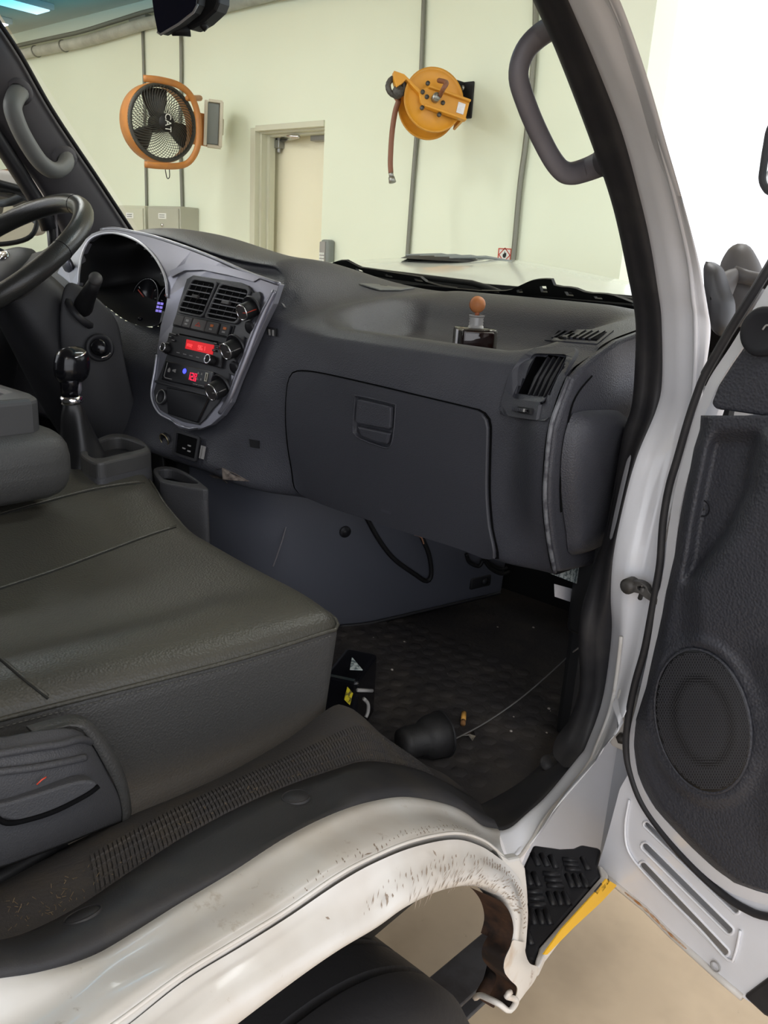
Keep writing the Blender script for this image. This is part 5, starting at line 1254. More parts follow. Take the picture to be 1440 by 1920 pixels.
gx = -.09
gl = thing('gear_lever', 'gear lever with gloss black knob, chrome collar and leather boot', 'gear lever', PX(165, 855, gx))
def gpx(u, v): return PX(u, v, gx)
kp = [gpx(137, 662), gpx(135, 680), gpx(133, 700), gpx(130, 720), gpx(130, 735)]
mesh('knob', rbox((0, 0, 0), (.044, .060, .062), .024, 4, fn=lambda p: gpx(135, 685) + V((p.x, p.y*1.0 + p.z*.1, p.z))), GLOSS, gl)
mesh('knob_top_ring', torus(gpx(137, 668) + V((0, 0, .004)), (.1, -.25, .95), .020, .0022, 28, 6), CHROME, gl)
mesh('knob_stem', tube([gpx(132, 695), gpx(130, 720), gpx(131, 742)], [.020, .015, .013], 16), GLOSS, gl)
mesh('stem_insert', tube([gpx(146, 712), gpx(142, 728), gpx(140, 740)], [.006, .010, .008], 10), SILVER, gl)
mesh('collar', lathe([(.015, -.007), (.0185, -.005), (.0185, .005), (.015, .007)], gpx(134, 749), (.05, -.1, 1), 28), CHROME, gl)
boot = []
for k, (u, v, r_) in enumerate(((135, 756, .016), (137, 770, .021), (140, 790, .024), (146, 815, .029), (152, 835, .034), (158, 855, .040), (160, 880, .046))):
    c_ = gpx(u, v); boot.append([c_ + V((r_*(1 + .10*math.sin(a*4 + k))*math.cos(a), r_*(1 + .10*math.sin(a*4 + k))*math.sin(a)*.9, 0)) for a in [2*math.pi*i/28 for i in range(28)]])
mesh('leather_boot', loft(boot, True), mat('boot_leather', (.014, .014, .015), .4), gl, sub=1)

# ================================================================== steering wheel and column
wc = V((-.382, -.232, 1.3995)); a_ = math.radians(53.3); wu = V((0, math.sin(a_), math.cos(a_))); wx = V((1, 0, 0)); wn = wx.cross(wu); wn = wn if wn.z > 0 else -wn
WR_ = .183
LEATH = mat('wheel_leather', (.030, .030, .028), .30, bump=('voronoi', 500, .12), spec=.5)
sw = thing('steering_wheel', 'black leather steering wheel with stitched joints and centre badge', 'steering wheel', wc)
path = [wc + (wx*math.cos(t_) + wu*math.sin(t_))*WR_ for t_ in [2*math.pi*i/96 for i in range(96)]]
mesh('rim', tube(path, .0182, 16, closed=True), LEATH, sw)
for dg_ in (14, 78, 166, 282):
    t_ = math.radians(dg_); p_ = wc + (wx*math.cos(t_) + wu*math.sin(t_))*WR_
    mesh('rim_stitch_band', torus(p_, (-wx*math.sin(t_) + wu*math.cos(t_)), .0179, .0011, 24, 6), BLACK, sw)
hubp = []
for r_, h in ((.0, .024), (.03, .023), (.055, .017), (.068, .006), (.072, -.012), (.060, -.035)):
    hubp.append([wc - wn*.025 + wn*h + (wx*math.cos(t_)*1.15 + wu*math.sin(t_)*.95)*r_ for t_ in [2*math.pi*i/36 for i in range(36)]])
HUBM = mat('hub_plastic', (.060, .058, .056), .55)
mesh('airbag_hub', loft(hubp, True), HUBM, sw)
bc = wc - wn*.0005 + wu*.012
mesh('badge', loft([[bc + (wx*math.cos(t_)*1.6 + wu*math.sin(t_))*r_ + wn*h for t_ in [2*math.pi*i/32 for i in range(32)]] for r_, h in ((.014, -.001), (.013, .003), (.011, .003), (.010, .0015), (.0, .0015))], True), CHROME, sw)
mesh('badge_letters', text_vf('KIA', lambda x, y: bc + wn*.0022 + wx*(x*.013) + wu*(y*.012)), BLACK, sw, smooth=False)
for th in (18, 162, 270):
    t_ = math.radians(th); d_ = wx*math.cos(t_) + wu*math.sin(t_); e_ = wn.cross(d_)
    sp_ = [[wc - wn*.028 + d_*r_ + e_*w_*s + wn*h for s in (-1, -.5, 0, .5, 1)] for r_, w_, h in ((.055, .030, .0), (.10, .020, .006), (.15, .016, .018), (.178, .018, .026))]
    mesh('spoke', loft(sp_), DARK, sw, solid=.012)
    if th != 270: mesh('spoke_trim', loft([[p + wn*.004 for p in r_[1:4]] for r_ in sp_[1:3]]), SILVER, sw, solid=.003)
mesh('hub_lettering', text_vf('SRS', lambda x, y: wc + wn*.0005 - wu*.030 + wx*(x*.010) + wu*(y*.010)), DARK, sw, smooth=False)
col_ = thing('steering_column', 'black steering column shroud with stalk and ignition switch', 'steering column', (-.36, -.1, 1.1))
def cpt(x, d_, h): return wc + wx*x - wn*d_ + wu*h
shr = []
for d_, w_, h_, sag in ((.035, .050, .045, 0), (.07, .068, .060, 0), (.14, .078, .070, 0), (.22, .085, .080, -.01), (.32, .09, .09, -.02), (.42, .09, .09, -.03)):
    shr.append([cpt(w_*math.copysign(abs(math.cos(t_))**.6, math.cos(t_)), d_, sag + h_*math.copysign(abs(math.sin(t_))**.6, math.sin(t_))) for t_ in [2*math.pi*i/36 for i in range(36)]])
SHR = mat('shroud_plastic', (.020, .020, .023), .55, bump=('noise', 600, .12))
mesh('shroud', loft(shr, True), SHR, col_, sub=1)
# lower right shroud wing that carries the ignition lock
wing = [[PX(u, v, x) for u, v, x in r_] for r_ in (
    [(120, 520, -.30), (150, 530, -.29), (190, 560, -.27), (225, 600, -.255), (228, 640, -.25)],
    [(110, 580, -.29), (150, 590, -.275), (190, 610, -.26), (222, 640, -.25), (235, 680, -.245)],
    [(110, 640, -.29), (150, 650, -.27), (190, 670, -.255), (225, 700, -.25), (250, 740, -.245)],
    [(120, 720, -.29), (160, 740, -.27), (200, 760, -.255), (240, 790, -.25), (275, 830, -.245)],
    [(120, 800, -.29), (160, 820, -.28), (200, 840, -.265), (240, 860, -.26), (290, 880, -.255)])]
mesh('lower_shroud', loft(wing), SHR, col_, sub=2, solid=.006)
q = PX(187, 652, -.243); ig = V((.75, -.62, .2)).normalized()
mesh('ignition_bezel', lathe([(.026, -.004), (.0265, .003), (.022, .005), (.019, .002), (.0, .001)], q, ig, 32), DARK, col_)
mesh('ignition_lock', lathe([(.016, 0), (.0155, .012), (.012, .016), (0, .016)], q, ig, 24), GLOSS, col_)
mesh('lock_rim', tube(smooth([PX(u, v, -.222) for u, v in ((190, 671), (200, 668), (207, 662))], 12), .0016, 6), CHROME, col_)
mesh('stalk', tube([PX(150, 590, -.30), PX(160, 565, -.27), PX(172, 540, -.24), PX(180, 525, -.225)], [.022, .0165, .013, .0115], 16), BLACK, col_)
mesh('stalk_boot', lathe([(.034, -.006), (.036, .0), (.030, .006), (.022, .004)], PX(151, 586, -.285), (.5, .5, .6), 26), DARK, col_)
mesh('stalk_tip', lathe([(.0115, 0), (.0125, .004), (.0115, .010), (.0, .011)], PX(180, 525, -.225), (.55, -.45, .35), 20), HUBM, col_)

# ================================================================== grab handles, interior mirror
def handle(label, px, xv, rad, m=HANDLE):
    p_ = [PX(u, v, x) for (u, v), x in zip(px, xv)]
    t = thing('grab_handle', label, 'handle', min(p_, key=lambda q_: q_.z), 'pillar grab handles')
    pp = smooth(p_, 60)
    rr = [rad*(1.0 + .25*abs(2*i/59 - 1)**3) for i in range(60)]
    mesh('grip', tube(pp, rr, 16, flat=.8), m, t)
    for e in (0, -1): mesh('mount_boss', lathe([(rad*1.5, -.004), (rad*1.45, .006), (rad*1.1, .010)], pp[e], (pp[1] - pp[0]) if e == 0 else (pp[-2] - pp[-1]), 20), TRIM, t)
    return t
handle('grey curved grab handle on the near pillar, against the pale wall', [(1060, 42), (1018, 62), (985, 95), (972, 140), (985, 190), (1010, 250), (1040, 305), (1065, 325), (1100, 318), (1140, 300)], (.73, .70, .685, .68, .68, .68, .685, .69, .70, .73), .0118, m=HANDLE)
handle('grey S-shaped grab handle on the pillar beside the steering wheel', [(36, 172), (28, 185), (24, 205), (36, 240), (55, 275), (75, 303), (95, 318), (112, 318), (124, 306), (121, 296)], (-.70, -.675, -.66, -.655, -.655, -.655, -.66, -.665, -.675, -.69), .0185, m=mat('handle_dark', (.16, .165, .158), .5))
mr = thing('rearview_mirror', 'dark rearview mirror with dash camera hanging from windscreen top', 'mirror', PX(340, 60, -.05))
fn_ = V((.34, -.93, -.10)).normalized(); mo = PX(330, 30, -.02)
def MP(u, v, h=0): return PN(u, v, mo + fn_*h, fn_)
fpx = [(281, -60), (285, 0), (289, 30), (295, 60), (301, 65), (335, 45), (363, 23), (371, 8), (378, -60)]
fa = [MP(u, v) for u, v in fpx]; fcn = sum(fa, V())/len(fa)
mesh('mirror_housing', prism(fa, -fn_*.022), BLACK, mr, smooth=False, bevel=.004, seg=3)
mesh('mirror_face', prism([p + (fcn - p)*.045 + fn_*.0008 for p in fa], fn_*.0008), mat('dark_screen', (.012, .013, .024), .07), mr, smooth=False)
mesh('housing_edge', tube([MP(u, v, .001) for u, v in fpx[3:8]], .0018, 6), PRINT, mr)
mesh('camera_body', prism([MP(u, v, -.03) for u, v in ((345, 52), (371, 14), (380, -60), (412, -60), (410, 5), (404, 20), (380, 42), (356, 56))], -fn_*.035), BLACK, mr, smooth=False, bevel=.004)
mesh('camera_mount', join(tube([MP(322, 61, -.02), MP(336, 57, -.03), MP(356, 56, -.04)], [.005, .008, .010], 10), tube([MP(372, 38, -.04), MP(387, 55, -.045)], .0055, 10), tube([MP(385, 30, -.04), MP(392, 36, -.04)], .006, 8)), BLACK, mr)
mesh('mirror_stem', tube([PX(372, 10, -.02), PX(395, -30, -.05), PX(395, -70, -.06), PX(430, -200, -.05)], .012, 10), BLACK, mr)

# ================================================================== passenger door, swung open
HP = V((.85, -.015, .65)); dd_ = V((.957, -.287, 0)).normalized(); dn = V((-.287, -.957, 0)).normalized()
def D(u, v, h=0.0): return PN(u, v, HP + dn*h, dn)
door = thing('passenger_door', 'open white truck door with dark trim panel and speaker', 'door', HP)
# white inner panel with three long slots
inner = [(1184, 1440), (1162, 1479), (1143, 1551), (1129, 1599), (1120, 1628), (1157, 1661), (1210, 1704), (1258, 1752), (1306, 1795), (1349, 1834), (1392, 1870), (1450, 1905), (1700, 2060), (1700, 1560), (1380, 1500), (1250, 1380)]
def slot(a, b, r_):
    a, b = V((*a, 0)), V((*b, 0)); t_ = (b - a).normalized(); n_ = V((-t_.y, t_.x, 0)); o = []
    for c_, s in ((b, 1), (a, -1)):
        for k in range(7):
            an = math.radians(-90 + 180*k/6); q_ = c_ + t_*(s*r_*math.cos(an)) + n_*(s*r_*math.sin(an)); o.append(D(q_.x, q_.y, 0.0))
    return o
slots = [slot((1213, 1546), (1381, 1707), 6.5), slot((1210, 1587), (1368, 1744), 8), slot((1206, 1623), (1360, 1785), 8)]
mesh('inner_panel', plate([D(u, v) for u, v in inner], slots, -dn*.004), PAINT, door, smooth=False)
for s_ in slots:
    mesh('slot_lip', tube(s_, .0018, 6, closed=True), PAINT, door)
mesh('outer_skin', prism([D(u, v, -.04) for u, v in [(1190, 1200), (1120, 1628), (1392, 1870), (1750, 2080), (1900, 700), (1330, 790), (1270, 950)]], -dn*.006), SKIN, door, smooth=False)
mesh('panel_swage', tube(smooth([D(u, v, .002) for u, v in ((1180, 1500), (1172, 1550), (1180, 1600), (1230, 1660), (1310, 1740), (1365, 1800), (1378, 1790), (1388, 1745))], 40), .0018, 6), PAINT, door)
be = [D(u, v, .001) for u, v in ((1119, 1628), (1157, 1661), (1210, 1704), (1258, 1752), (1306, 1795), (1349, 1834), (1392, 1870))]
mesh('bottom_hem', tube(be, .0045, 8), PAINTD, door)
be2 = smooth(be, 40)
RST = mat('rust_streak', (.36, .15, .04), .8, var=((.55, .40, .28), 60, .4, .6))
mesh('rust_streak', tube([p + dn*.0035 + V((0, 0, .003)) for p in be2[9:27]], [.0005 + .0016*abs(math.sin(i*1.3))*math.sin(math.pi*i/17)**.6 for i in range(18)], 6), RST, door)
mesh('bottom_seal', prism([D(u, v, .004) for u, v in ((1392, 1868), (1440, 1832), (1500, 1850), (1500, 1940), (1432, 1905))], -dn*.02), RUBBER, door, smooth=False, bevel=.004)
mesh('drain_plug', torus(D(1341, 1812, .003), dn, .006, .001, 16, 5), PRINT, door)
# white shut flange along the hinge edge
FL = [(1560, 340), (1439, 535), (1373, 644), (1330, 710), (1310, 761), (1300, 790), (1286, 841), (1271, 896), (1260, 950), (1251, 1009), (1247, 1052), (1238, 1103), (1232, 1120), (1217, 1216), (1196, 1311), (1181, 1374), (1182, 1431), (1194, 1479), (1225, 1538), (1292, 1612), (1349, 1662), (1411, 1690), (1500, 1710)]
FR = [(1590, 370), (1465, 545), (1392, 652), (1350, 716), (1330, 760), (1320, 785), (1305, 841), (1288, 900), (1276, 950), (1268, 1009), (1264, 1045), (1252, 1096), (1246, 1120), (1232, 1216), (1210, 1300), (1190, 1365), (1190, 1420), (1203, 1470), (1232, 1520), (1298, 1590), (1355, 1640), (1411, 1668), (1500, 1690)]
fl_ = smooth([D(u, v, .004) for u, v in FL], 120); fr_ = smooth([D(u, v, .010) for u, v in FR], 120)
mesh('shut_flange', loft([[p - dn*.05 for p in fl_], fl_, fr_, [p - dn*.02 for p in fr_]]), PAINT, door, smooth=True, auto=.6)
SE = [(1560, 300), (1440, 505), (1366, 625), (1322, 702), (1305, 745), (1290, 790), (1270, 860), (1254, 915), (1243, 980), (1238, 1050), (1232, 1090), (1220, 1158), (1208, 1220), (1191, 1280), (1178, 1345), (1174, 1407), (1184, 1455), (1205, 1508), (1249, 1570), (1301, 1628), (1359, 1680), (1407, 1709), (1440, 1719), (1540, 1735)]
mesh('weatherstrip', tube(smooth([D(u, v, .004) for u, v in SE], 130), .0045, 10), RUBBER, door)
# moulded trim panel
TL_ = [(1311, 779), (1308, 805), (1297, 841), (1282, 914), (1268, 987), (1260, 1042), (1249, 1089), (1229, 1192), (1208, 1287), (1188, 1350), (1184, 1398), (1191, 1450), (1203, 1479), (1225, 1517), (1292, 1589), (1340, 1632), (1373, 1656), (1407, 1668), (1470, 1680), (1560, 1690)]
def ul(v): return interp(v, [(b, a) for a, b in TL_])
spc = (1318, 1352)
def th(u, v):
    e = u - ul(v)
    h = .012 + .016*sm(0, 22, e)
    low_ = sm(1090, 1140, v)
    # pull pocket: sunk between the left rib and a diagonal ridge
    ridge = interp(v, [(800, 1440), (860, 1425), (920, 1415), (1000, 1375), (1060, 1330), (1100, 1300)])
    pk_ = sm(26, 44, e)*sm(-4, -26, u - ridge)*sm(800, 835, v)*(1 - sm(1060, 1110, v))
    h -= .018*pk_
    h += .014*sm(-26, 20, u - ridge)*sm(795, 830, v)*(1 - sm(1150, 1300, v))
    # rounded swell round the loudspeaker
    a = math.radians(20); dx, dy = u - spc[0], v - spc[1]; ex = dx*math.cos(a) + dy*math.sin(a)*.55; ey = -dx*math.sin(a)*.5 + dy
    r_ = math.sqrt((dx/96)**2 + ((dy - dx*.28)/134)**2)
    h += .010*sm(1.25, 1.0, r_)*sm(0, 20, e)
    h += .012*sm(1390, 1480, u - (v - 1300)*.1)*sm(1180, 1240, v)*(1 - sm(1560, 1640, v))
    h *= sm(-2, 10, e)*.7 + .3
    h = lerp(.034*sm(-2, 12, e), h, sm(.98, 1.12, r_))
    return h
rows = []
vv = [779 + 6*k for k in range(153)]
for v in vv:
    u0 = ul(v); rows.append([D(u0 + e if e < 400 else max(1720, u0 + e), v, th(u0 + e, v)) for e in [0, 2, 5, 9, 14, 20, 26, 32, 38, 44, 50, 56, 62, 68, 74, 80, 88, 96, 104, 112, 120, 130, 140, 150, 160, 172, 184, 196, 210, 225, 240, 260, 290, 330, 400]])
top_row = [D(ul(779) + e, 779, 0.0) for e in [0, 2, 5, 9, 14, 20, 26, 32, 38, 44, 50, 56, 62, 68, 74, 80, 88, 96, 104, 112, 120, 130, 140, 150, 160, 172, 184, 196, 210, 225, 240, 260, 290, 330, 400]]
trim = mesh('trim_panel', loft([top_row] + rows + [[D(ul(vv[-1]) + e, vv[-1] + 4, 0) for e in [0, 2, 5, 9, 14, 20, 26, 32, 38, 44, 50, 56, 62, 68, 74, 80, 88, 96, 104, 112, 120, 130, 140, 150, 160, 172, 184, 196, 210, 225, 240, 260, 290, 330, 400]]]), DOORTR, door)
# loudspeaker grille: perforated dark cover
def spk(r_, a, h):
    u = spc[0] + r_*90*math.cos(a); v = spc[1] + r_*(132*math.sin(a)) + r_*90*math.cos(a)*.30
    return D(u, v, .036 + h)
GRI = bpy.data.materials.new('speaker_mesh'); GRI.use_nodes = True; nt = GRI.node_tree; bs = nt.nodes['Principled BSDF']
bs.inputs['Roughness'].default_value = .45; bs.inputs['Base Color'].default_value = (.035, .035, .038, 1)
grill = mesh('speaker_grille', loft([[spk(r_, 2*math.pi*i/60, h) for i in range(60)] for r_, h in ((1.0, .000), (.985, .003), (.95, .0035), (.8, .006), (.6, .008), (.4, .009), (.2, .0095), (.01, .0095))], True), mat('grille_black', (.007, .007, .008), .5), trim)
dots = []
pit = 5.0
bandv = range(-30, 31)
for j in range(-27, 28):
    for i in range(-20, 21):
        u = i*pit + (pit/2 if j % 2 else 0); v = j*pit
        u_, v_ = spc[0] + u, spc[1] + v
        dx, dy = u, v
        rr_ = math.sqrt((dx/90)**2 + ((dy - dx*.30)/132)**2)
        if rr_ > .955: continue
        hh_ = .0095 - .006*rr_**2 + .0006
        c_ = [D(u_ + 2.75*math.cos(an), v_ + 2.75*math.sin(an), .036 + hh_) for an in [math.pi/6 + k*math.pi/3 for k in range(6)]]
        d2 = [D(u_ + 1.75*math.cos(an), v_ + 1.75*math.sin(an), .036 + hh_) for an in [math.pi/6 + k*math.pi/3 for k in range(6)]]
        dots.append((c_ + d2, [(k, (k+1) % 6, 6 + (k+1) % 6, 6 + k) for k in range(6)]))
mesh('grille_mesh', join(*dots), mat('grille_wire', (.065, .065, .072), .4), trim, kind='stuff', smooth=False)
mesh('grille_rim', tube([spk(1.0, 2*math.pi*i/60, .001) for i in range(60)], .0022, 6, closed=True), DOORTR, trim)
q = D(1318, 953, th(1318, 953)); mesh('trim_screw', lathe([(.010, .0015), (.0085, .001), (.0075, -.003), (.003, -.003), (.0028, .0), (0, .0)], q, dn, 20), DARK, trim)
# upper sail panel with round tweeter
sail = [(1331, 757), (1345, 722), (1372, 680), (1400, 640), (1470, 545), (1600, 380), (1640, 400), (1640, 800), (1440, 782), (1360, 770), (1340, 768)]
mesh('sail_panel', prism([D(u, v, .022) for u, v in sail], -dn*.02), DOORTR, door, smooth=False, bevel=.006, seg=3)
tw = D(1440, 622, .024)
mesh('tweeter', lathe([(.024, -.01), (.0245, .010), (.022, .013), (.017, .011), (.0, .012)], tw, dn, 32), DARK, door)
mesh('tweeter_mark', tube(smooth([D(1430, 618, .0375), D(1437, 610, .0375), D(1448, 612, .0375)], 12), .001, 5), PRINT, door)
mesh('window_frame', tube([D(u, v, .0) for u, v in ((1322, 702), (1366, 625), (1440, 505), (1560, 305))], .0055, 8), RUBBER, door)
# check strap between jamb and door
ck = thing('door_check_strap', 'grimy steel check strap linking the jamb and open door', 'strap', PY(1200, 1110, .03))
SY = -.022
mesh('strap_link', plate(smooth([PY(u, v, SY) for u, v in ((1172, 1092), (1185, 1090), (1200, 1092), (1212, 1100), (1218, 1112), (1236, 1126), (1236, 1136), (1210, 1122), (1200, 1114), (1184, 1110), (1170, 1104))], 40, True), [[PY(u, v, SY) for u, v in ((1194, 1100), (1204, 1098), (1210, 1103), (1204, 1108), (1195, 1106))]], (0, .012, 0)), GRIME, ck, smooth=False, bevel=.002)
mesh('pivot_bolt', lathe([(.0, .007), (.006, .007), (.010, .003), (.010, -.012)], PY(1178, 1099, SY + .002), (-.1, -1, 0), 16), GRIME, ck)
mesh('pin', cyl(PY(1206, 1103, SY), PY(1200, 1122, SY + .01), .003, n=10), GRIME, ck)
mesh('hinge_leaf', rbox(PY(1176, 1345, .02), (.03, .03, .09), .008, 2), PAINTD, door)
mesh('hinge_pin', cyl(PY(1166, 1300, .02), PY(1164, 1395, .02), .008, n=12), PAINTD, door)
mesh('hinge_bolt', cyl(PY(1166, 1385, .0), PY(1166, 1385, .02), .008, n=6), GRIME, door)
pl = single('rubber_plug', lathe([(0, .004), (.009, .003), (.011, 0)], PY(1160, 1490, .05), (-.2, -1, 0), 18), RUBBER, 'small black rubber plug on the white jamb below the hinge', 'plug')

# exterior mirrors
MB = mat('mirror_plastic', (.055, .050, .048), .55)
em = thing('exterior_mirror', 'grey plastic exterior mirror and arm beyond the open door', 'mirror', PY(1390, 600, .16))
def MY(u, v, y): return PY(u, v, y)
c_ = MY(1389, 512, .22)
hd = []
for k in range(9):
    t_ = k/8*math.pi; hd.append([c_ + V((0, .045*math.cos(t_), 0)) + V((a*.021*math.sin(t_)**.7, 0, 0)) + V((0, 0, b*.048*math.sin(t_)**.7)) for a, b in [(math.cos(x), math.sin(x)) for x in [2*math.pi*i/28 for i in range(28)]]])
mh = [(1353, 560), (1355, 500), (1366, 470), (1385, 457), (1402, 462), (1418, 490), (1428, 530), (1422, 580), (1395, 610), (1375, 612), (1362, 600)]
mp = smooth([MY(u, v, .22) for u, v in mh], 40, True); mc = sum(mp, V())/40
mesh('mirror_head', loft([[p + (mc - p)*k + V((0, d_, 0)) for p in mp] for k, d_ in ((.9, -.032), (.5, -.030), (.15, -.022), (.0, -.005), (.0, .01), (.15, .03), (.6, .045), (.95, .048))], True), MB, em)
bp = smooth([MY(u, v, .10) for u, v in ((1322, 498), (1333, 494), (1345, 503), (1352, 520), (1358, 540), (1368, 570), (1366, 600), (1360, 622), (1346, 629), (1330, 600))], 40, True); bc2 = sum(bp, V())/40
mesh('mirror_base', loft([[p + (bc2 - p)*k + V((0, d_, 0)) for p in bp] for k, d_ in ((.95, -.018), (.4, -.016), (.12, -.010), (0, 0), (0, .02), (.5, .04))], True), mat('mirror_base_plastic', (.012, .012, .014), .5), em)
mesh('mirror_knuckle', loft([[V((p.x, p.y, p.z)) for p in smooth([MY(u, v, y) for u, v, y in r_], 16, True)] for r_ in ([(1345, 515, .12), (1362, 522, .12), (1366, 560, .12), (1352, 600, .12)], [(1360, 509, .15), (1378, 506, .15), (1381, 525, .15), (1370, 560, .15)], [(1372, 506, .17), (1385, 504, .17), (1386, 522, .17), (1376, 528, .17)])], True), MB, em, sub=1)
mesh('mirror_arm', tube([MY(1375, 513, .17), MY(1400, 520, .18), MY(1450, 532, .2)], [.010, .009, .009], 12), MB, em)
em2 = thing('wide_mirror', 'chrome-edged mirror just entering the right edge of the picture', 'mirror', MY(1445, 350, .05))
rp_ = smooth([MY(u, v, .05) for u, v in ((1446, 235), (1436, 275), (1430, 315), (1428, 335), (1433, 350), (1447, 362), (1500, 372), (1530, 330), (1535, 250), (1520, 215), (1480, 205))], 60, True); rc_ = sum(rp_, V())/60
mesh('mirror_frame', tube(rp_, .0035, 8, closed=True), BLACK, em2)
mesh('mirror_glass', loft([[p + (rc_ - p)*k + V((0, .002, 0)) for p in rp_] for k in (0, .5, .98)], True), MIRROR, em2)
mesh('mirror_stay', tube([MY(1500, 372, .06), MY(1470, 450, .12), MY(1440, 535, .18)], .007, 8), BLACK, em2)
mesh('mirror_back', loft([[p + (rc_ - p)*k + V((0, d_, 0)) for p in rp_] for k, d_ in ((0, .003), (.05, .02), (.4, .035), (.98, .04))], True), BLACK, em2)

# ================================================================== driver's door and what shows through its window
dr = thing('driver_door', 'dark driver door with window frame left of the steering wheel', 'door', (-.76, -.3, .7))
mesh('door_trim', rbox((-.775, -.55, 1.02), (.06, 1.25, .66), .02, 4), DARK, dr)
mesh('front_window_frame', tube([PX(u, v, -.755) for u, v in ((-60, 175), (0, 268), (40, 330), (78, 392), (92, 430))], .018, 10), DARK, dr)
mesh('quarter_post', tube([PX(u, v, -.755) for u, v in ((92, 385), (98, 440), (104, 520))], .009, 8), BLACK, dr)
mesh('post_strip', tube([PX(u, v, -.75) for u, v in ((84, 395), (90, 440), (97, 520))], .003, 6), STEEL, dr)
mesh('post_strip', tube([PX(u, v, -.75) for u, v in ((104, 395), (106, 440), (110, 500))], .0045, 6), HANDLE, dr)
mesh('door_glass', [[PX(u, v, -.765) for u, v in ((-200, 30), (85, 390), (100, 520), (-200, 560))], [(0, 1, 2, 3)]], SGLASS, dr, smooth=False)
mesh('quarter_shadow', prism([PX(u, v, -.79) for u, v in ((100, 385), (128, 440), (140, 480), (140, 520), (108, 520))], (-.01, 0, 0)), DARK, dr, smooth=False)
dm = thing('driver_mirror', 'dark oval driver side mirror seen through the door window', 'mirror', PX(30, 400, -.95))
dmn = V((.74, -.58, .36)).normalized(); mp = smooth([PN(u, v, PX(15, 400, -.95), dmn) for u, v in ((-40, 360), (0, 356), (40, 364), (66, 390), (68, 425), (50, 448), (0, 458), (-40, 450))], 40, True); mc = sum(mp, V())/40
mesh('mirror_shell', loft([[p + (mc - p)*k + V((-d_, d_*.4, 0)) for p in mp] for k, d_ in ((0, .003), (.04, .03), (.3, .07), (.95, .09))], True), DARK, dm)
mesh('mirror_glass', loft([[p + (mc - p)*k + dmn*.001 for p in mp] for k in (.06, .5, .98)], True), MIRROR, dm)
mesh('mirror_rim', tube(mp, .006, 8, closed=True), BLACK, dm)
mesh('mirror_arm', tube([PX(u, v, -.93) for u, v in ((-30, 330), (0, 345), (60, 360), (85, 395))], .010, 8), BLACK, dm)
# orange work lamp and dark machine in the next bay
ob = thing('orange_machine', 'orange and grey machine in the next bay, seen past the far pillar', 'machine', PX(0, 330, -4.0))
q = PX(2, 280, -4.0)
mesh('orange_cab', rbox(q + V((-.3, -.25, .02)), (.7, .7, .10), .04, 3), mat('machine_orange', (.85, .28, .02), .5), ob)
mesh('grey_body', rbox(q + V((-.1, -.25, -.30)), (.7, .8, .35), .06, 3), mat('machine_grey', (.30, .28, .27), .5), ob)
mesh('glass_lamp', rbox(q + V((.1, .1, -.16)), (.2, .3, .1), .04, 3), CHROME, ob)

# ================================================================== loose things
# perfume diffuser bottle in the dash tray
bx_, by_ = .452, .125
zb_ = 1.3015
bt = thing('perfume_bottle', 'square glass air freshener bottle with wooden ball stopper on dash tray', 'bottle', (bx_, by_, zb_))
RB = Matrix.Rotation(math.radians(-38), 3, 'Z')
zs = PY(885, 612, by_).z - .001
zn = PY(888, 590, by_).z
def rot_rbox(w_, d_, z0, z1, r_): return rbox((0, 0, 0), (w_, d_, z1 - z0), r_, 2, fn=lambda p: V((bx_, by_, (z0 + z1)/2)) + RB @ p)
mesh('glass_body', rot_rbox(.058, .058, zb_, zs, .006), BOTTLE, bt)
mesh('perfume', rot_rbox(.049, .049, zb_ + .005, zs - .004, .004), LIQ, bt)
fl_q = RB @ V((.2, -1, 0)).normalized()
for ang in (-90, 180):
    n_ = RB @ V((math.cos(math.radians(ang)), math.sin(math.radians(ang)), 0)); e_ = V((-n_.y, n_.x, 0))
    c_ = V((bx_, by_, 0)) + n_*.0291
    mesh('front_label', prism([c_ + e_*.005 + V((0, 0, zb_ + .004)), c_ - e_*.005 + V((0, 0, zb_ + .004)), c_ - e_*.005 + V((0, 0, zs - .004)), c_ + e_*.005 + V((0, 0, zs - .004))], n_*.0006), PAPER if ang == -90 else CHROME, bt, smooth=False)
mesh('glass_neck', lathe([(.0125, zs), (.0115, zs + .003)] + [(.0105 + .0012*(k % 2), zs + .004 + k*.0022) for k in range(7)] + [(.0125, zn - .003), (.0125, zn)], (bx_, by_, 0), (0, 0, 1), 28), mat('frosted_neck', (.42, .41, .39), .15), bt)
mesh('wood_stem', cyl((bx_, by_, zn - .002), (bx_ + .001, by_, zn + .008), .0035, n=10), mat('stem_wood', (.45, .14, .06), .6), bt)
bc_ = PY(895, 571, by_)
ball = [(.0126*math.sin(math.pi*k/14) if 0 < k < 14 else 0.0001, -.0128*math.cos(math.pi*k/14)) for k in range(15)]
mesh('wooden_ball', lathe(ball, bc_, (0, 0, 1), 28), WOOD, bt)
mesh('ball_groove', torus(bc_, (.8, -.55, .1), .0126, .0005, 32, 5), mat('groove_dark', (.12, .03, .015), .7), bt)

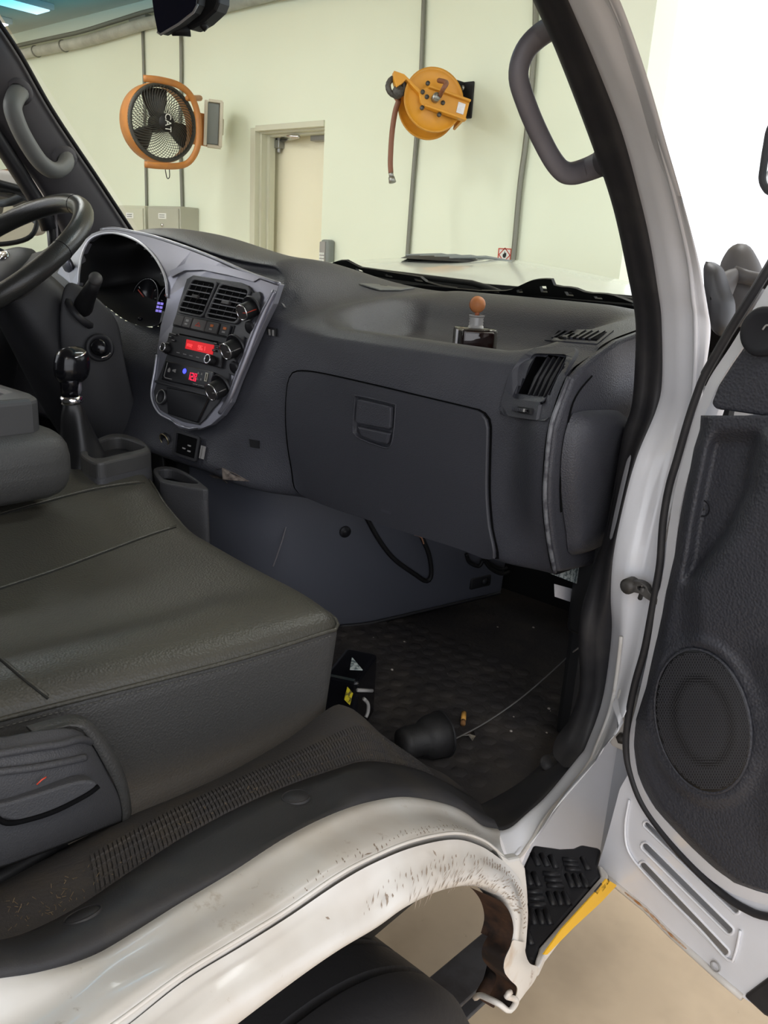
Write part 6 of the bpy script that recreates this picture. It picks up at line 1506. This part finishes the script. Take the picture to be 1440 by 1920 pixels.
# cables below the glovebox
def cable(label, pts, r_, m=BLACK, name='dangling_cable'):
    return single(name, tube(smooth(pts, 60), r_, 8), m, label, 'cable', 'cables hanging below the dash')
nz = nrm
def CP(u, v, h=.02): return LP(u, v) + nrm*h
cable('thick black cable drooping in a V below the glovebox', [CP(676, 955), CP(700, 1000), CP(730, 1040), CP(770, 1070), CP(792, 1083), CP(801, 1070), CP(797, 1035), CP(785, 1005), CP(775, 985)], .0048)
cable('short black cable loop below the glovebox right corner', [CP(862, 1030, .03), CP(868, 1045, .03), CP(885, 1052, .03), CP(895, 1040, .03), CP(905, 1048, .03), CP(925, 1058, .03), CP(938, 1055, .03)], .004)
cable('second black cable loop at the glovebox right corner', [CP(890, 1035, .035), CP(905, 1055, .035), CP(925, 1065, .035), CP(940, 1060, .035)], .004)
cable('frayed copper wire ends below the glovebox', [CP(768, 995, .025), CP(780, 1000, .025), CP(785, 1012, .025)], .0016, mat('copper_wire', (.5, .25, .15), .5), 'frayed_wire')
cable('thin grey wire hanging from the lower dash to the seat', [PX(542, 920, .08), PX(544, 935, .085), PX(540, 970, .09), PX(530, 1010, .10), PX(520, 1040, .11), PX(512, 1062, .12)], .0014, HANDLE, 'hanging_wire')
cable('long thin wire stretched across the footwell floor', [PX(1098, 1205, .70), PX(1075, 1222, .68), PX(1045, 1250, .64), PZ(1000, 1290, .765), PZ(955, 1325, .755), PZ(905, 1358, .745), PZ(860, 1382, .74), PZ(800, 1410, .74)], .0012, mat('wire_grey', (.12, .115, .11), .5), 'floor_wire')
# label sheet and torn white sticker on the kick panel
q = [PX(u, v, .662) for u, v in ((1040, 1095), (1080, 1106), (1080, 1132), (1041, 1119))]
single('white_sticker', prism(q, (-.001, 0, 0)), PAPER, 'torn white paper sticker on the black kick panel', 'sticker', smooth=False)
q = [PX(u, v, .68) for u, v in ((1033, 1076), (1090, 1060), (1090, 1096), (1080, 1094))]
single('fuse_label', prism(q, (-.001, 0, 0)), LABELW, 'printed fuse box label under the dash corner', 'label', smooth=False)
mesh_fb = single('fuse_box', rbox((.694, .20, .99), (.05, .16, .16), .012, 2), BLACK, 'black fuse box behind the printed label', 'fuse box')
# charger unit by the seat corner
pb_ = thing('power_unit', 'black electronic box with yellow sticker beside the seat corner', 'electronic box', PZ(680, 1340, .73))
q = PZ(672, 1300, .80)
RZ = Matrix.Rotation(math.radians(24), 3, 'Z')
mesh('box_body', box(V((q.x - .035, q.y + .02, .775)), (.055, .10, .11), RZ), GLOSS, pb_, smooth=False, bevel=.006)
mesh('yellow_sticker', prism([PX(u, v, q.x + .012) for u, v in ((652, 1288), (662, 1300), (656, 1322), (646, 1312))], (-.001, 0, 0)), mat('sticker_yellow', (.60, .50, .02), .5, var=((.12, .1, .02), 120, .5, .56)), pb_, smooth=False)
mesh('white_sticker', prism([PZ(u, v, .862) for u, v in ((660, 1233), (680, 1257), (656, 1256))], (0, 0, .001)), LABELW, pb_, smooth=False)
mesh('handle_bar', tube([PX(670, 1294, q.x + .015), PX(698, 1295, q.x + .015)], .003, 6), PRINT, pb_)
mesh('box_cable', tube(smooth([PX(u, v, q.x + .015) for u, v in ((682, 1310), (690, 1320), (690, 1335), (686, 1345))], 14), .003, 6), PRINT, pb_)
# dark flashlight-like cylinder on the floor
tl = thing('black_torch', 'dull black cylinder lying on the footwell floor by the sill', 'cylinder', PZ(790, 1410, FZ))
t0_, t1_ = PZ(752, 1395, FZ + .035), PZ(835, 1375, FZ + .035)
ax_ = (t1_ - t0_).normalized()
TM = mat('torch_black', (.010, .0095, .010), .6, bump=('noise', 200, .3))
L_ = (t1_ - t0_).length
mesh('barrel', lathe([(0, -.002), (.022, 0), (.024, .01), (.024, L_*.45), (.028, L_*.5), (.030, L_*.55), (.033, L_*.62), (.034, L_*.95), (.031, L_), (.0, L_ + .002)], t0_ + V((0, 0, 0)), ax_, 28), TM, tl)
mesh('end_ring', torus(t0_ + ax_*(L_*.96), ax_, .034, .002, 28, 6), BLACK, tl)
mesh('side_socket', rbox(t0_ + ax_*(L_*.9) + V((.012, -.02, .018)), (.012, .012, .012), .004, 1), BLACK, tl)
# cigarette butt and foil scrap
cg = thing('cigarette_butt', 'orange cigarette filter lying on the footwell mat', 'cigarette', PZ(868, 1348, FZ))
a0, b0_ = PZ(868, 1358, FZ + .005), PZ(870, 1337, FZ + .006)
mesh('filter_end', cyl(a0.lerp(b0_, .30), b0_, .0042, n=14), BUTT, cg); mesh('paper_end', cyl(a0, a0.lerp(b0_, .30), .0042, n=14), mat('butt_paper', (.25, .12, .04), .9), cg)
q = PZ(880, 1382, FZ + .003)
pts = [(-.010, -.006, 0), (.0, -.003, .004), (.011, -.007, .001), (.008, .006, .003), (.0, .010, .008), (-.006, .006, .002)]
single('foil_scrap', ([q + V(p) for p in pts] + [q + V((0, 0, .006))], [(i, (i+1) % 6, 6) for i in range(6)]), FOIL, 'crumpled silver foil scrap beside the cigarette butt', 'foil', smooth=False)
# crumbs on the footwell mat
cr = []
CRUMB = mat('crumb', (.42, .38, .34), .8)
for u, v in ((700, 1195), (758, 1203), (840, 1262), (963, 1343), (958, 1370), (1050, 1360), (1032, 1332), (1000, 1176), (1029, 1328), (933, 1175), (1025, 1373), (735, 1255)):
    q = PZ(u, v, FZ + .0015); r_ = rnd.uniform(.0012, .003); cr.append(lathe([(0, .0), (r_, .0005), (r_*.7, r_*.8), (0, r_)], q - V((0, 0, .0015)), (.2*rnd.random(), .1, 1), 6))
single('floor_crumbs', join(*cr), CRUMB, 'pale crumbs and grit scattered on the footwell mat', 'crumbs', smooth=False)['kind'] = 'stuff'
q = PX(78, 1467, .648); single('red_fibre', tube([q + V((0, -.004, 0)), q + V((.001, 0, .003)), q + V((0, .004, .003))], .0007, 5), REDP, 'tiny red fibre caught on the seat recliner cover', 'fibre')
